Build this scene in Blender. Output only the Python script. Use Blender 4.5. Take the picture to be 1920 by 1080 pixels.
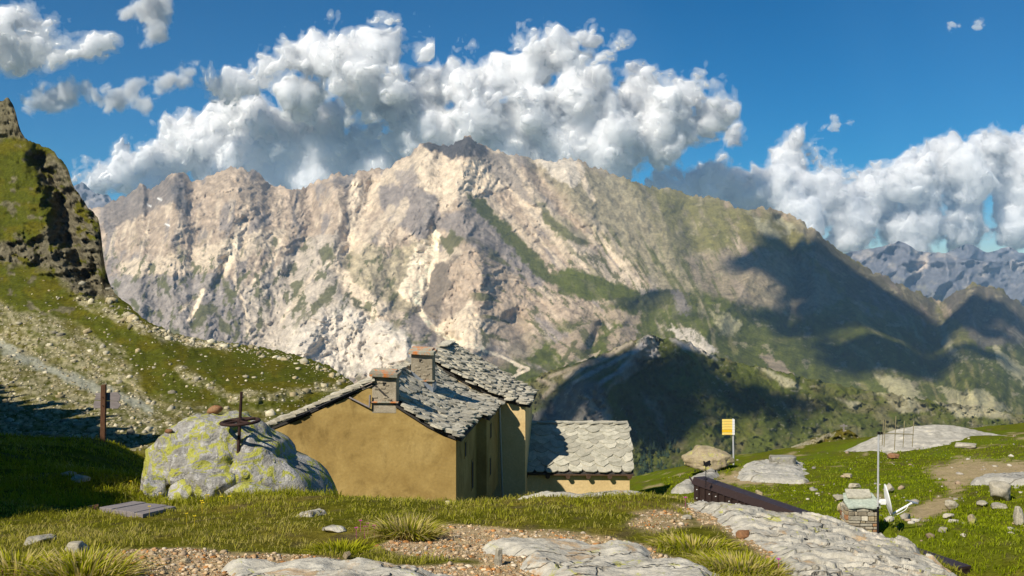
import bpy, bmesh, math, random
import numpy as np
from mathutils import Vector, Matrix, noise as mnoise

random.seed(7); RNG = np.random.default_rng(11)
for o in list(bpy.data.objects): bpy.data.objects.remove(o)
scene = bpy.context.scene
COL = scene.collection

# ------------------------------------------------------------------ camera
FPX, HX, HY = 1867.0, 960.0, 520.0          # focal length, principal column and horizon row (1920x1080 frame)
cam = bpy.data.cameras.new('camera'); camo = bpy.data.objects.new('camera', cam); COL.objects.link(camo)
cam.sensor_width = 36.0; cam.lens = 36.0 * FPX / 1920.0
cam.shift_y = (HY - 540.0) / 1920.0
cam.clip_start = 0.1; cam.clip_end = 60000
camo.location = (0, 0, 0); camo.rotation_euler = (math.radians(90), 0, 0)
scene.camera = camo

# ------------------------------------------------------------------ sun, sky, exposure
LIGHT = Vector((1.0, 1.2, -1.42)).normalized()      # direction the sunlight travels
SUN_EL = math.asin(-LIGHT.z); SUN_AZ = math.atan2(-LIGHT.x, -LIGHT.y)
world = bpy.data.worlds.new('World'); scene.world = world; world.use_nodes = True
wn = world.node_tree.nodes; wl = world.node_tree.links
for n in list(wn): wn.remove(n)
sky = wn.new('ShaderNodeTexSky'); sky.sky_type = 'NISHITA'; sky.sun_disc = False
sky.sun_elevation = SUN_EL; sky.sun_rotation = SUN_AZ
sky.altitude = 2400; sky.air_density = 1.0; sky.dust_density = 0.1; sky.ozone_density = 2.6
hs = wn.new('ShaderNodeHueSaturation'); hs.inputs['Saturation'].default_value = 2.0; hs.inputs['Hue'].default_value = 0.499; hs.inputs['Value'].default_value = .95
bg = wn.new('ShaderNodeBackground'); bg.inputs['Strength'].default_value = 0.068
wo = wn.new('ShaderNodeOutputWorld')
wl.new(sky.outputs[0], hs.inputs['Color']); wl.new(hs.outputs[0], bg.inputs['Color']); wl.new(bg.outputs[0], wo.inputs['Surface'])
sun = bpy.data.lights.new('sun', 'SUN'); sun.energy = 5.0; sun.angle = math.radians(0.53); sun.color = (1.0, 0.93, 0.81)
suno = bpy.data.objects.new('sun', sun); COL.objects.link(suno)
suno.rotation_euler = LIGHT.to_track_quat('-Z', 'Y').to_euler()
vs = scene.view_settings
vs.view_transform = 'Standard'; vs.look = 'None'; vs.gamma = 1.0; vs.exposure = 0.30; vs.use_curve_mapping = False
cy = scene.cycles
cy.use_denoising = True; cy.max_bounces = 9; cy.diffuse_bounces = 3; cy.glossy_bounces = 2
cy.transmission_bounces = 3; cy.transparent_max_bounces = 8; cy.volume_bounces = 2
cy.sample_clamp_indirect = 6.0

# ------------------------------------------------------------------ numpy noise
_perm = np.random.default_rng(3).permutation(256).astype(np.int32); _perm = np.concatenate([_perm, _perm, _perm])
_ang = np.random.default_rng(5).uniform(0, 2 * np.pi, 256).astype(np.float32); _gx, _gy = np.cos(_ang), np.sin(_ang)
def perlin(x, y, z=0.0):
    """gradient noise in the plane; z picks the pattern"""
    x = np.asarray(x, np.float32) + np.float32(17.13 * z); y = np.asarray(y, np.float32) - np.float32(9.71 * z)
    x, y = np.broadcast_arrays(x, y); sd = int(abs(z * 131.7)) & 255
    xi = np.floor(x); yi = np.floor(y); xf = x - xi; yf = y - yi
    xi = xi.astype(np.int32) & 255; yi = yi.astype(np.int32) & 255
    u = xf * xf * xf * (xf * (xf * 6 - 15) + 10); v = yf * yf * yf * (yf * (yf * 6 - 15) + 10)
    a0 = _perm[xi + sd]; a1 = _perm[((xi + 1) & 255) + sd]
    h = _perm[a0 + yi]; n00 = _gx[h] * xf + _gy[h] * yf
    h = _perm[a1 + yi]; n10 = _gx[h] * (xf - 1) + _gy[h] * yf
    h = _perm[a0 + yi + 1]; n01 = _gx[h] * xf + _gy[h] * (yf - 1)
    h = _perm[a1 + yi + 1]; n11 = _gx[h] * (xf - 1) + _gy[h] * (yf - 1)
    a = n00 + (n10 - n00) * u; b = n01 + (n11 - n01) * u
    return (a + (b - a) * v) * 1.5
def fbm(x, y, z=0.0, o=5, g=0.5, l=2.03):
    s = 0; a = 1.0; n = 0
    for i in range(o):
        s = s + a * perlin(x, y, z + 7.3 * i); n += a; a *= g; x = x * l; y = y * l
    return s / n * 1.4
def ridged(x, y, z=0.0, o=5, g=0.5, l=2.07):
    s = 0; a = 1.0; n = 0; p = 1.0
    for i in range(o):
        r = 1 - np.abs(perlin(x, y, z + 3.1 * i)); r = r * r
        s = s + a * r * p; n += a; p = np.clip(r * 1.6, 0, 1); a *= g; x = x * l; y = y * l
    return s / n
def sstep(a, b, x):
    t = np.clip((x - a) / (b - a), 0, 1); return t * t * (3 - 2 * t)
def lerpcol(c, col, m):
    return c * (1 - m[..., None]) + np.asarray(col) * m[..., None]
def curve(pts, x):
    p = np.array(pts, float); return np.interp(x, p[:, 0], p[:, 1])
def smooth_curve(pts, x):
    p = np.array(pts, float); xs = p[:, 0]; ys = p[:, 1]
    m = np.gradient(ys, xs); i = np.clip(np.searchsorted(xs, x) - 1, 0, len(xs) - 2)
    h = xs[i+1] - xs[i]; t = np.clip((x - xs[i]) / h, 0, 1)
    return (2*t**3-3*t**2+1)*ys[i] + (t**3-2*t**2+t)*h*m[i] + (-2*t**3+3*t**2)*ys[i+1] + (t**3-t**2)*h*m[i+1]
def polyline_dist(x, y, pts):
    d = np.full(np.shape(x), 1e9)
    for (x0, y0), (x1, y1) in zip(pts[:-1], pts[1:]):
        dx, dy = x1 - x0, y1 - y0; L = dx*dx + dy*dy + 1e-9
        t = np.clip(((x - x0) * dx + (y - y0) * dy) / L, 0, 1)
        d = np.minimum(d, np.hypot(x - x0 - t * dx, y - y0 - t * dy))
    return d
def poly_sd(x, y, pts):
    """signed distance to a polygon, positive inside"""
    d = polyline_dist(x, y, list(pts) + [pts[0]])
    ins = np.zeros(np.shape(x), bool); n = len(pts)
    for i in range(n):
        x0, y0 = pts[i]; x1, y1 = pts[(i + 1) % n]
        c = ((y0 > y) != (y1 > y)) & (x < (x1 - x0) * (y - y0) / (y1 - y0 + 1e-12) + x0)
        ins ^= c
    return np.where(ins, d, -d)
def pmask(x, y, pts, f):
    m = np.zeros(np.shape(x)); p = np.array(pts, float)
    k = (x > p[:,0].min()-2*f) & (x < p[:,0].max()+2*f) & (y > p[:,1].min()-2*f) & (y < p[:,1].max()+2*f)
    if k.any(): m[k] = sstep(-f, f, poly_sd(x[k], y[k], pts))
    return m
def lmask(x, y, pts, w, f=None):
    f = f or w * 0.6; m = np.zeros(np.shape(x)); p = np.array(pts, float); r = w + 2 * f
    k = (x > p[:,0].min()-r) & (x < p[:,0].max()+r) & (y > p[:,1].min()-r) & (y < p[:,1].max()+r)
    if k.any(): m[k] = 1 - sstep(w - f, w + f, polyline_dist(x[k], y[k], pts))
    return m

# ------------------------------------------------------------------ scene helpers
def at(px, py, d):                         # a photo position at a real distance -> world point
    return np.array([(px - HX) / FPX * d, d, (HY - py) / FPX * d])
def tag(o, label=None, cat=None, group=None, kind=None):
    if label: o['label'] = label
    if cat: o['category'] = cat
    if group: o['group'] = group
    if kind: o['kind'] = kind
    return o
def link(name, me, mats, parent=None):
    o = bpy.data.objects.new(name, me); COL.objects.link(o)
    if mats is not None:
        for m in (mats if isinstance(mats, (list, tuple)) else [mats]): me.materials.append(m)
    if parent is not None: o.parent = parent
    return o
def mesh_np(name, V, F, cols=None, smooth=True, matidx=None):
    """V (n,3); F (m,3) or (m,4) int arrays"""
    V = np.asarray(V, np.float32); F = np.asarray(F, np.int32); k = F.shape[1]
    me = bpy.data.meshes.new(name)
    me.vertices.add(len(V)); me.vertices.foreach_set('co', V.ravel())
    me.loops.add(F.size); me.loops.foreach_set('vertex_index', F.ravel())
    me.polygons.add(len(F)); me.polygons.foreach_set('loop_start', np.arange(0, F.size, k, dtype=np.int32))
    me.polygons.foreach_set('loop_total', np.full(len(F), k, np.int32))
    if matidx is not None: me.polygons.foreach_set('material_index', np.asarray(matidx, np.int32))
    if smooth: me.polygons.foreach_set('use_smooth', np.ones(len(F), bool))
    me.update(calc_edges=True)
    if cols is not None:
        ca = me.color_attributes.new('Col', 'FLOAT_COLOR', 'POINT')
        c = np.ones((len(V), 4), np.float32); c[:, :3] = cols; ca.data.foreach_set('color', c.ravel())
    me.validate()
    return me
def grid_faces(r, c):
    i = np.arange(r * c).reshape(r, c)
    return np.stack([i[:-1, :-1], i[:-1, 1:], i[1:, 1:], i[1:, :-1]], -1).reshape(-1, 4)
def empty(name, loc=(0,0,0), rz=0.0):
    o = bpy.data.objects.new(name, None); COL.objects.link(o); o.location = loc; o.rotation_euler = (0, 0, rz)
    o.empty_display_size = 0.2; return o

# ------------------------------------------------------------------ materials
def mat(name):
    m = bpy.data.materials.new(name); m.use_nodes = True; nt = m.node_tree
    b = nt.nodes['Principled BSDF']; b.inputs['Roughness'].default_value = 0.9
    b.inputs['Specular IOR Level'].default_value = 0.15
    return m, nt, b
def nd(nt, t, **kw):
    n = nt.nodes.new(t)
    for k, v in kw.items():
        if k in n.inputs: n.inputs[k].default_value = v
        else: setattr(n, k, v)
    return n
def mixc(nt, fac, a, b, blend='MIX'):
    n = nt.nodes.new('ShaderNodeMix'); n.data_type = 'RGBA'; n.blend_type = blend
    for s, v in ((n.inputs[0], fac), (n.inputs[6], a), (n.inputs[7], b)):
        if hasattr(v, 'is_linked'): nt.links.new(v, s)
        elif isinstance(v, (int, float)): s.default_value = v
        else: s.default_value = (*v, 1)
    return n.outputs[2]
def ramp(nt, val, stops):
    n = nt.nodes.new('ShaderNodeValToRGB'); e = n.color_ramp.elements
    while len(e) < len(stops): e.new(0.5)
    for i, (p, c) in enumerate(stops):
        e[i].position = p; e[i].color = (*c, 1) if not isinstance(c, (int, float)) else (c, c, c, 1)
    nt.links.new(val, n.inputs[0]); return n.outputs[0]
def ntex(nt, scale, detail=6, rough=0.6, coord='Object', dist=0.0, vec=None, stretch=None):
    n = nt.nodes.new('ShaderNodeTexNoise'); n.inputs['Scale'].default_value = scale
    n.inputs['Detail'].default_value = detail; n.inputs['Roughness'].default_value = rough; n.inputs['Distortion'].default_value = dist
    if vec is None:
        tc = nt.nodes.new('ShaderNodeTexCoord'); vec = tc.outputs[coord]
    if stretch:
        mp = nt.nodes.new('ShaderNodeMapping'); mp.inputs['Scale'].default_value = stretch
        nt.links.new(vec, mp.inputs[0]); vec = mp.outputs[0]
    nt.links.new(vec, n.inputs['Vector']); return n.outputs[0]
def bump(nt, b, h, strength, dist):
    n = nt.nodes.new('ShaderNodeBump'); n.inputs['Strength'].default_value = strength; n.inputs['Distance'].default_value = dist
    nt.links.new(h, n.inputs['Height']); nt.links.new(n.outputs[0], b.inputs['Normal'])
def vcol_mat(name, scale, var=0.35, bdist=1.0, bstr=0.6, bscale=None, detail=8, crack=None):
    m, nt, b = mat(name)
    a = nd(nt, 'ShaderNodeVertexColor', layer_name='Col')
    n1 = ntex(nt, scale, detail, 0.65)
    r = ramp(nt, n1, [(0.25, 1 - var), (0.75, 1 + var * 0.6)])
    nt.links.new(mixc(nt, 1.0, a.outputs[0], r, 'MULTIPLY'), b.inputs['Base Color'])
    if crack:
        c2 = ntex(nt, crack, 6, .72, dist=.3, stretch=(1, 1, .6)); r2 = ramp(nt, c2, [(.30, .58), (.46, 1.0), (.70, 1.2)])
        cc = b.inputs['Base Color'].links[0].from_socket; nt.links.new(mixc(nt, 1.0, cc, r2, 'MULTIPLY'), b.inputs['Base Color'])
    n2 = ntex(nt, bscale or scale, detail, 0.7); bump(nt, b, n2, bstr, bdist)
    b.inputs['Roughness'].default_value = 1.0; b.inputs['Specular IOR Level'].default_value = 0.0
    return m
# ================================================================== FAR SETTING: mountains
ROCK = np.array((.40,.315,.245)); SCREE = np.array((.66,.55,.43)); WHITE = np.array((.66,.59,.52)); GREY = np.array((.215,.19,.185))
DARK = np.array((.085,.08,.085)); GRASS = np.array((.085,.095,.018)); OLIVE = np.array((.175,.16,.062)); GREYGREEN = np.array((.26,.23,.15))
def relief_sheet(name, sil, base, x0, x1, dx, rows, depth_fn, color_fn, material, jag=0.0, jagf=0.05, ref=None):
    """a terrain sheet: every column climbs from its foot to its skyline, with its own distance and relief"""
    xs = np.arange(x0, x1 + dx, dx); top = smooth_curve(sil, xs); stop = top
    if jag: top = top + jag * (fbm(xs * jagf, 0.3, o=5, g=0.62) ) - jag * 0.2
    bs = curve(base, xs)
    t = np.linspace(0, 1, rows)[:, None]
    PX = np.broadcast_to(xs, (rows, len(xs))); PY = bs + (top - bs) * t
    if ref is not None:                       # below the reference line all columns share their rows
        rf = smooth_curve(ref, xs); PY = np.where(t < .62, bs + (rf - bs) * t / .62, rf + (top - rf) * (t - .62) / .38)
    ts = np.clip((bs - PY) / (bs - stop), 0, 1.03)
    C = color_fn(PX, PY, ts, stop)
    D = depth_fn(PX, PY, ts, stop, bs)
    P = np.stack([(PX - HX) / FPX * D, D, (HY - PY) / FPX * D], -1)
    # the far side of the crest, so that the sheet is a body with a back slope
    back = P[-1].copy(); back2 = []
    for k, (dd, dz) in enumerate(((0.03, 0.02), (0.10, 0.09), (0.25, 0.24))):
        b = back.copy(); b[:, 0] *= (1 + dd); b[:, 1] *= (1 + dd); b[:, 2] -= dz * D[-1]; back2.append(b)
    P = np.concatenate([P, np.stack(back2)], 0); C = np.concatenate([C, np.repeat(C[-1:], 3, 0)], 0)
    me = mesh_np(name, P.reshape(-1, 3), grid_faces(P.shape[0], P.shape[1]), C.reshape(-1, 3))
    o = link(name, me, material); tag(o, kind='structure')
    return o, (xs, top, bs, D, P)

mat_massif = vcol_mat('massif_rock', 0.02, 0.30, 12.0, 0.7, 0.045, 5, crack=.022)
mat_far = vcol_mat('far_rock', 0.006, 0.3, 20.0, 0.4, 0.01, 4)

MASSIF = [(-400,470),(0,440),(120,410),(190,388),(215,378),(240,366),(268,350),(276,356),(300,344),(330,325),(345,330),(362,342),(385,332),(410,322),(440,318),(470,320),(490,330),(505,346),(530,352),(560,355),(590,345),(612,335),(628,328),(650,330),(665,325),(700,320),(735,312),(765,292),(785,275),(800,267),(815,270),(830,274),(848,270),(860,263),(875,259),(890,266),(905,272),(925,282),(945,290),(985,296),(1010,300),(1040,304),(1075,298),(1095,305),(1120,318),(1150,328),(1180,338),(1220,352),(1260,358),(1300,368),(1340,373),(1365,382),(1390,393),(1415,393),(1437,390),(1460,397),(1490,410),(1507,420),(1513,429),(1530,431),(1545,447),(1560,463),(1590,482),(1630,505),(1680,530),(1730,552),(1765,565),(1785,552),(1805,541),(1830,534),(1848,540),(1865,540),(1880,543),(1890,556),(1910,567),(1960,590),(2100,610),(2400,640)]
SPURS = [ # path, width, how far it stands out (m)
 ([(800,268),(775,330),(745,400),(700,480),(690,570)], 26, 120), ([(875,262),(850,370),(868,440),(890,470),(905,560),(880,680)], 28, 150),
 ([(940,290),(1000,370),(1060,440),(1120,520)], 24, 70), ([(1040,304),(1100,400),(1190,500)], 26, 60),
 ([(1180,338),(1240,430),(1300,540)], 40, 90), ([(1390,393),(1425,480),(1390,560),(1330,620)], 34, 170), ([(1530,432),(1570,530),(1640,640),(1720,760)], 40, 220),
 ([(335,325),(330,420),(285,520),(250,600)], 26, 130), ([(440,318),(455,420),(400,520),(380,640)], 26, 110), ([(540,352),(545,430),(500,540)], 22, 80),
 ([(625,330),(640,420),(600,520),(560,640)], 24, 130), ([(640,560),(690,600),(760,640),(780,700)], 40, 240), ([(600,600),(560,690)], 30, 160),
 ([(835,500),(890,470),(905,520)], 20, 90), ([(1830,536),(1800,620),(1820,720)], 34, 240), ([(1890,556),(1900,640)], 26, 150),
 ([(1060,600),(1090,640),(1060,690)], 18, 80), ([(1160,605),(1165,640),(1130,680)], 18, 80), ([(1150,565),(1220,552),(1285,560)], 16, 130),
 ([(1290,640),(1400,700),(1500,760)], 30, 120), ([(1640,640),(1760,690),(1920,760)], 34, 140)]
GULLIES = [([(818,430),(800,540),(790,590),(850,640)], 16, 80), ([(700,350),(660,450),(645,520),(690,600)], 16, 70), ([(460,420),(425,500),(400,560)], 14, 70),
 ([(585,350),(580,430),(540,520)], 12, 60), ([(1000,300),(1060,400),(1150,500)], 12, 50), ([(1280,400),(1330,520)], 16, 60), ([(1470,420),(1500,520),(1480,620)], 16, 110), ([(1760,570),(1740,660)], 18, 130), ([(960,590),(990,650)],14,60), ([(1125,610),(1110,660)],10,60)]
SOFT = {}
def massif_depth(PX, PY, t, top, bs):
    D = 2000 + 2500 * t ** 1.15
    D = D - 500 * sstep(1100, 1900, PX) * (1 - t) - 150 * sstep(700, 300, PX)
    wx = PX + 10 * fbm(PX / 60, PY / 60, 2.0, o=3); wy = PY + 10 * fbm(PX / 60, PY / 60, 9.0, o=3)
    edge = sstep(0, 0.05, 1 - np.minimum(t, 1)) * 0.7 + 0.3
    for p, w, a in SPURS:
        d = polyline_dist(wx, wy, p); D = D - (1.0 + .5 * (p[0][0] > 1150)) * a * np.exp(-(d / (1.6 * w)) ** 1.3)
    for p, w, a in GULLIES:
        d = polyline_dist(wx, wy, p); D = D + 1.3 * a * np.exp(-(d / (1.2 * w)) ** 2)
    # gullies running down the fall line: straight down in the west, slanting in the east
    sl = smooth_curve([(-400,-.25),(190,-.2),(600,-.25),(800,0.0),(900,.55),(1100,.8),(1400,.35),(1600,.9),(1900,.4),(2400,.3)], PX)
    fx = PX - sl * (PY - 330) + 14 * fbm(PX / 90, PY / 70, 4.4, o=3)
    fx = fx + 30 * fbm(PX / 140, PY / 110, 14.4, o=4)
    rough = 1 - 0.45 * sstep(1000, 1250, PX) + 0.3 * sstep(1500, 1650, PX)
    rough = rough * (1 - 0.65 * pmask(PX, PY, [(900,640),(1000,590),(1400,600),(1950,650),(1950,1000),(900,1000)], 30))
    rx = PX + 22 * fbm(PX / 80, PY / 80, 31., o=4); ry = PY + 22 * fbm(PX / 80, PY / 80, 37., o=4)
    # buttresses and couloirs at several scales, leaning with the fall line and broken across it
    D = D - 48 * rough * (ridged((rx - sl * ry) / 95 + .4 * fbm(PX / 60, PY / 60, 41., o=3), ry / 150, 1.0, o=3, g=.5) - .45)
    rk = rough * (1 - .9 * SOFT['m']) * edge                       # bare rock is broken, scree and turf lie smooth
    D = D - 40 * rk * (ridged((rx + .45 * ry) / 46, (ry - .3 * rx) / 52, 5.0, o=4, g=.55) - .45)
    D = D - 22 * rk * (ridged((rx - .6 * ry) / 24, (ry + .2 * rx) / 27, 9.0, o=4, g=.6) - .45)
    D = D - 9 * rk * (ridged(fx / 10, PY / 12, 13.0, o=3, g=.6) - .45)
    D = D - 9 * rough * fbm(fx / 24, PY / 22, 8.0, o=5, g=.6) * edge
    # strata dipping through the western cliffs
    st = sstep(760, 560, PX) * sstep(0.05, .4, t)
    q = (PY + 0.16 * PX) / 26 + 1.4 * fbm(PX / 70, PY / 70, 3., o=4)
    D = D - st * (1 - SOFT['m']) * 20 * (np.abs((q % 1.0) - .5) * 2 - .5) * sstep(-.3, .3, fbm(PX / 50, PY / 30, 55., o=3)) 
    return D
def massif_color(PX, PY, t, top):
    wx = PX + 9 * fbm(PX / 40, PY / 40, 1.0, o=5) + 6 * fbm(PX / 9, PY / 9, 6.0, o=3); wy = PY + 9 * fbm(PX / 40, PY / 40, 5.0, o=5) + 6 * fbm(PX / 9, PY / 9, 11.0, o=3)
    sl = smooth_curve([(-400,-.25),(190,-.2),(600,-.25),(800,0.0),(900,.55),(1100,.8),(1400,.35),(1600,.9),(1900,.4),(2400,.3)], PX)
    fx = PX - sl * (PY - 330)
    n1 = fbm(fx / 30, PY / 70, 1.5, o=5); n2 = fbm(PX / 14, PY / 14, 3.5, o=5, g=.6); n3 = fbm(fx / 12, PY / 60, 7.7, o=4)
    C = np.zeros(PX.shape + (3,)) + ROCK
    C = lerpcol(C, (.48,.385,.305), sstep(-.1, .5, n2))
    C = lerpcol(C, GREY * 1.15, sstep(.1, .4, n1) * .8)
    C = lerpcol(C, SCREE * .95, sstep(.18, .4, n3) * .7 * sstep(330, 420, PY))
    # broad zones
    C = lerpcol(C, GREYGREEN * (1 + .25 * n2[..., None]), pmask(wx, wy, [(985,290),(1120,310),(1350,365),(1400,600),(1250,560),(1150,470),(1060,380)], 20) * .85)
    C = lerpcol(C, OLIVE * (1 + .3 * n1[..., None]), pmask(wx, wy, [(1180,330),(1400,380),(1530,425),(2300,560),(2300,1000),(1300,1000),(1330,560),(1240,430)], 30) * sstep(-.6, -.05, n1 + .3 * n2))
    low = curve([(-400,1000),(500,900),(700,760),(780,650),(850,662),(930,690),(985,655),(1050,600),(1150,562),(1250,560),(1330,530),(1400,560),(1920,640),(2400,650)], PX)
    C = lerpcol(C, GRASS * (1.05 + .5 * n2[..., None]), sstep(-10, 22, wy - low) * sstep(.55, .1, n1 + .2 * n2))
    C = lerpcol(C, GREY * 1.05, pmask(wx, wy, [(190,490),(300,480),(420,520),(520,560),(520,660),(330,650),(190,560)], 16) * .55 * sstep(-.4, .2, n2))
    # local features
    soft = np.zeros(PX.shape); soft = np.maximum(soft, sstep(-10, 22, wy - low) * sstep(.55, .1, n1 + .2 * n2))
    def is_soft(col):
        q = np.asarray(col, float).reshape(-1, 3).mean(0); return (q.mean() > .40 and q[0] / q[2] > 1.55) or q[1] > q[0] * .98
    def P(pts, col, f=7, a=1.0):
        nonlocal C, soft; m = pmask(wx, wy, pts, f * .5) * a; C = lerpcol(C, col, m); soft = soft + ((1.0 if is_soft(col) else 0.0) - soft) * m
    def L(pts, col, w, a=1.0, wob=.5):
        nonlocal C, soft; m = lmask(PX * (1 - wob) + wx * wob, PY * (1 - wob) + wy * wob, pts, w, w * .35) * a; C = lerpcol(C, col, m); soft = soft + ((1.0 if is_soft(col) else 0.0) - soft) * m
    P([(188,380),(270,345),(335,325),(350,345),(320,380),(250,410),(200,440)], GREY * .8, 9, .8)
    P([(318,350),(350,345),(352,400),(330,390)], DARK * 1.6, 5, .8); P([(610,340),(665,325),(670,350),(640,350)], GREY, 7, .8)
    P([(700,345),(760,345),(815,365),(830,400),(900,380),(960,450),(1030,515),(1000,540),(900,470),(830,430),(780,440),(730,420)], GREY * 1.12, 10, .85)
    P([(800,278),(838,300),(895,298),(940,296),(975,350),(905,362),(850,376),(832,398),(815,372),(778,347),(768,308)], SCREE * 1.02, 8, .95)
    P([(735,314),(800,272),(795,312),(745,345),(700,350)], SCREE * .9, 8, .8)
    P([(740,330),(775,310),(790,345),(760,350)], GREY * 1.2, 6, .7)
    P([(786,268),(800,264),(818,269),(845,269),(875,256),(905,270),(928,284),(892,293),(852,287),(842,302),(826,287),(800,277)], DARK, 4)
    L([(935,292),(965,340),(1015,400),(1065,450),(1120,505),(1160,530)], SCREE * .92, 20, .8); L([(905,365),(960,420),(1010,470)], SCREE * .8, 10, .6)
    P([(812,428),(824,448),(806,520),(795,575),(776,566),(757,535),(790,462)], SCREE * 1.15, 5)
    L([(820,440),(817,500),(797,555),(789,585),(808,612),(850,640),(905,652)], SCREE * 1.2, 5, 1, .2)
    P([(882,562),(905,600),(925,645),(860,652),(824,612)], SCREE * 1.02, 6); P([(782,570),(815,500),(850,478),(872,500),(835,556),(822,604)], (.22,.18,.145), 7, 1.)
    P([(836,520),(842,495),(862,480),(890,466),(908,498),(900,540),(850,545)], ROCK * 1.15, 5, .9); P([(905,480),(920,510),(915,535),(903,515)], GREY * .7, 4, .8)
    P([(868,362),(920,384),(985,458),(1035,512),(1060,545),(1000,512),(940,440),(900,400)], GRASS * .95, 6, .95)
    P([(1000,372),(1050,405),(1110,455),(1085,462),(1030,430)], GRASS, 7, .85); P([(880,285),(945,290),(1000,372),(1030,400),(975,372)], GREY * .9, 8, .7)
    P([(1030,508),(1085,506),(1150,525),(1215,545),(1190,566),(1100,562),(1050,548)], GRASS * 1.1, 8); P([(960,560),(985,590),(1000,640),(975,610)], GRASS, 5, .9)
    P([(1000,298),(1080,297),(1100,312),(1075,352),(1040,332)], WHITE * .9, 7, .85); L([(1085,308),(1095,345),(1112,375)], SCREE, 5, .9); L([(1130,455),(1170,500),(1207,548)], SCREE * .95, 6, .9)
    L([(1100,400),(1150,450),(1180,490)], SCREE * .8, 5, .6); L([(1040,400),(1085,440),(1130,455)], SCREE * .8, 6, .6)
    P([(930,520),(1000,548),(1085,575),(1200,588),(1205,606),(1100,602),(1010,585),(990,640),(940,632),(915,590)], ROCK * 1.1, 8, .8)
    P([(1035,652),(1085,612),(1122,600),(1125,625),(1105,650),(1060,684)], ROCK, 6, .85); P([(1128,645),(1160,612),(1193,608),(1192,640),(1140,668)], ROCK * .95, 6, .85)
    P([(945,668),(985,620),(1025,640),(1000,668)], (.31,.26,.2), 6, .85); L([(1078,640),(1055,680)], GRASS * .8, 4, .8); L([(1120,660),(1060,696)], SCREE * .8, 3, .7)
    P([(500,650),(540,615),(600,575),(650,558),(705,592),(760,618),(778,665),(700,712),(630,700),(560,672)], WHITE * 1.02, 10, .95)
    P([(560,480),(640,440),(720,500),(760,600),(690,590),(610,560)], SCREE * .9, 14, .6)
    L([(455,425),(438,475),(415,512)], SCREE * 1.12, 11, .95); L([(700,345),(665,440),(642,515),(668,560),(700,590)], SCREE * 1.05, 13, .8); L([(395,520),(372,560),(352,602)], SCREE * 1.1, 5, .9)
    L([(440,520),(452,570),(470,625)], SCREE, 5, .7); L([(760,380),(720,450),(700,500)], SCREE, 8, .7)
    P([(215,497),(301,482),(368,466),(440,441),(522,426),(540,440),(531,452),(440,495),(382,507),(301,516),(224,520)], SCREE * .98, 6, .85)
    P([(200,520),(368,516),(404,514),(459,550),(462,660),(310,640),(205,560)], np.array((.285,.255,.245)) * (1 + .3 * n2[..., None]), 7, .85)
    P([(459,532),(513,505),(549,478),(594,441),(639,428),(625,496),(642,541),(640,575),(560,625),(513,670),(459,640)], np.array((.52,.455,.39)) * (1 + .25 * n1[..., None]), 7, .8)
    P([(440,444),(460,450),(434,497),(410,513),(402,507)], SCREE * 1.28, 3, 1)
    for q in ([(377,568),(409,575),(384,608),(346,619)], [(413,512),(442,557),(428,570)], [(404,584),(442,631),(413,624)], [(594,478),(621,453),(627,482),(607,502)], [(549,536),(573,516),(562,577),(549,597)], [(585,568),(612,541),(641,521),(621,560),(576,601)], [(504,446),(522,440),(528,470)], [(356,490),(380,505),(366,518)], [(486,560),(505,548),(500,585)], [(560,462),(575,448),(570,480)], [(655,556),(664,556),(684,580),(676,584)], [(640,470),(652,500),(636,530)], [(720,545),(745,560),(750,585),(725,575)], [(545,500),(556,490),(552,520)], [(300,520),(325,535),(315,560)], [(240,560),(265,570),(255,590)], [(690,520),(705,500),(700,545)], [(820,450),(850,430),(870,450),(840,475)], [(895,610),(925,625),(915,650)]):
        P(q, np.array((.105,.105,.042)), 4, .9)
    P([(621,496),(684,450),(729,478),(770,455),(815,437),(815,478),(790,550),(792,592),(720,583),(666,550)], np.array((.40,.34,.235)) * (1 + .5 * n2[..., None]), 7, .9)
    L([(668,345),(658,414),(648,460),(626,496),(660,540),(720,577)], SCREE * 1.15, 11, .95); L([(735,390),(700,430),(670,470)], SCREE * .95, 8, .7)
    P([(784,455),(818,434),(815,500),(790,575),(745,548)], SCREE * 1.25, 4); L([(811,428),(818,445),(815,480),(798,515),(784,550),(789,588),(812,614),(850,640),(905,652)], SCREE * 1.35, 4.5, 1, .2)
    L([(382,545),(368,575),(354,600)], SCREE * 1.25, 4, 1, .3); L([(362,558),(338,585)], SCREE * 1.1, 3, .9, .3); L([(445,536),(459,586),(468,625)], SCREE * 1.1, 4, .9, .3); L([(530,450),(505,500),(470,535)], SCREE * 1.1, 5, .8, .4); L([(600,500),(570,540),(530,600)], SCREE * 1.05, 4, .7, .4)
    for q in ([(500,455),(512,490),(506,520)], [(428,520),(455,575),(462,600)], [(560,360),(550,400),(556,425)], [(648,400),(655,425),(650,440)], [(330,345),(345,380),(350,400)], [(495,530),(512,560),(508,590)], [(905,495),(914,520),(912,535)], [(262,550),(270,530),(274,515)]):
        L(q, DARK * 1.3, 2.6, .75, .5)
    P([(1280,482),(1400,458),(1510,480),(1585,560),(1500,592),(1400,572),(1300,545)], (.31,.25,.2), 14, .7)
    P([(1150,566),(1200,552),(1265,543),(1292,552),(1285,560),(1230,580),(1165,580)], GRASS * .7, 5, .9); P([(1255,546),(1280,545),(1300,585),(1270,590)], GREY * .9, 4, .9)
    P([(1250,615),(1300,618),(1345,655),(1330,668),(1290,650)], WHITE * .85, 5, .95); P([(1420,660),(1480,680),(1500,720),(1470,715)], (.33,.26,.2), 5, .8)
    for s in ([(1440,400),(1500,430),(1480,440)], [(1405,395),(1470,440),(1440,450)]): P(s, (.36,.34,.24), 7, .8)
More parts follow.
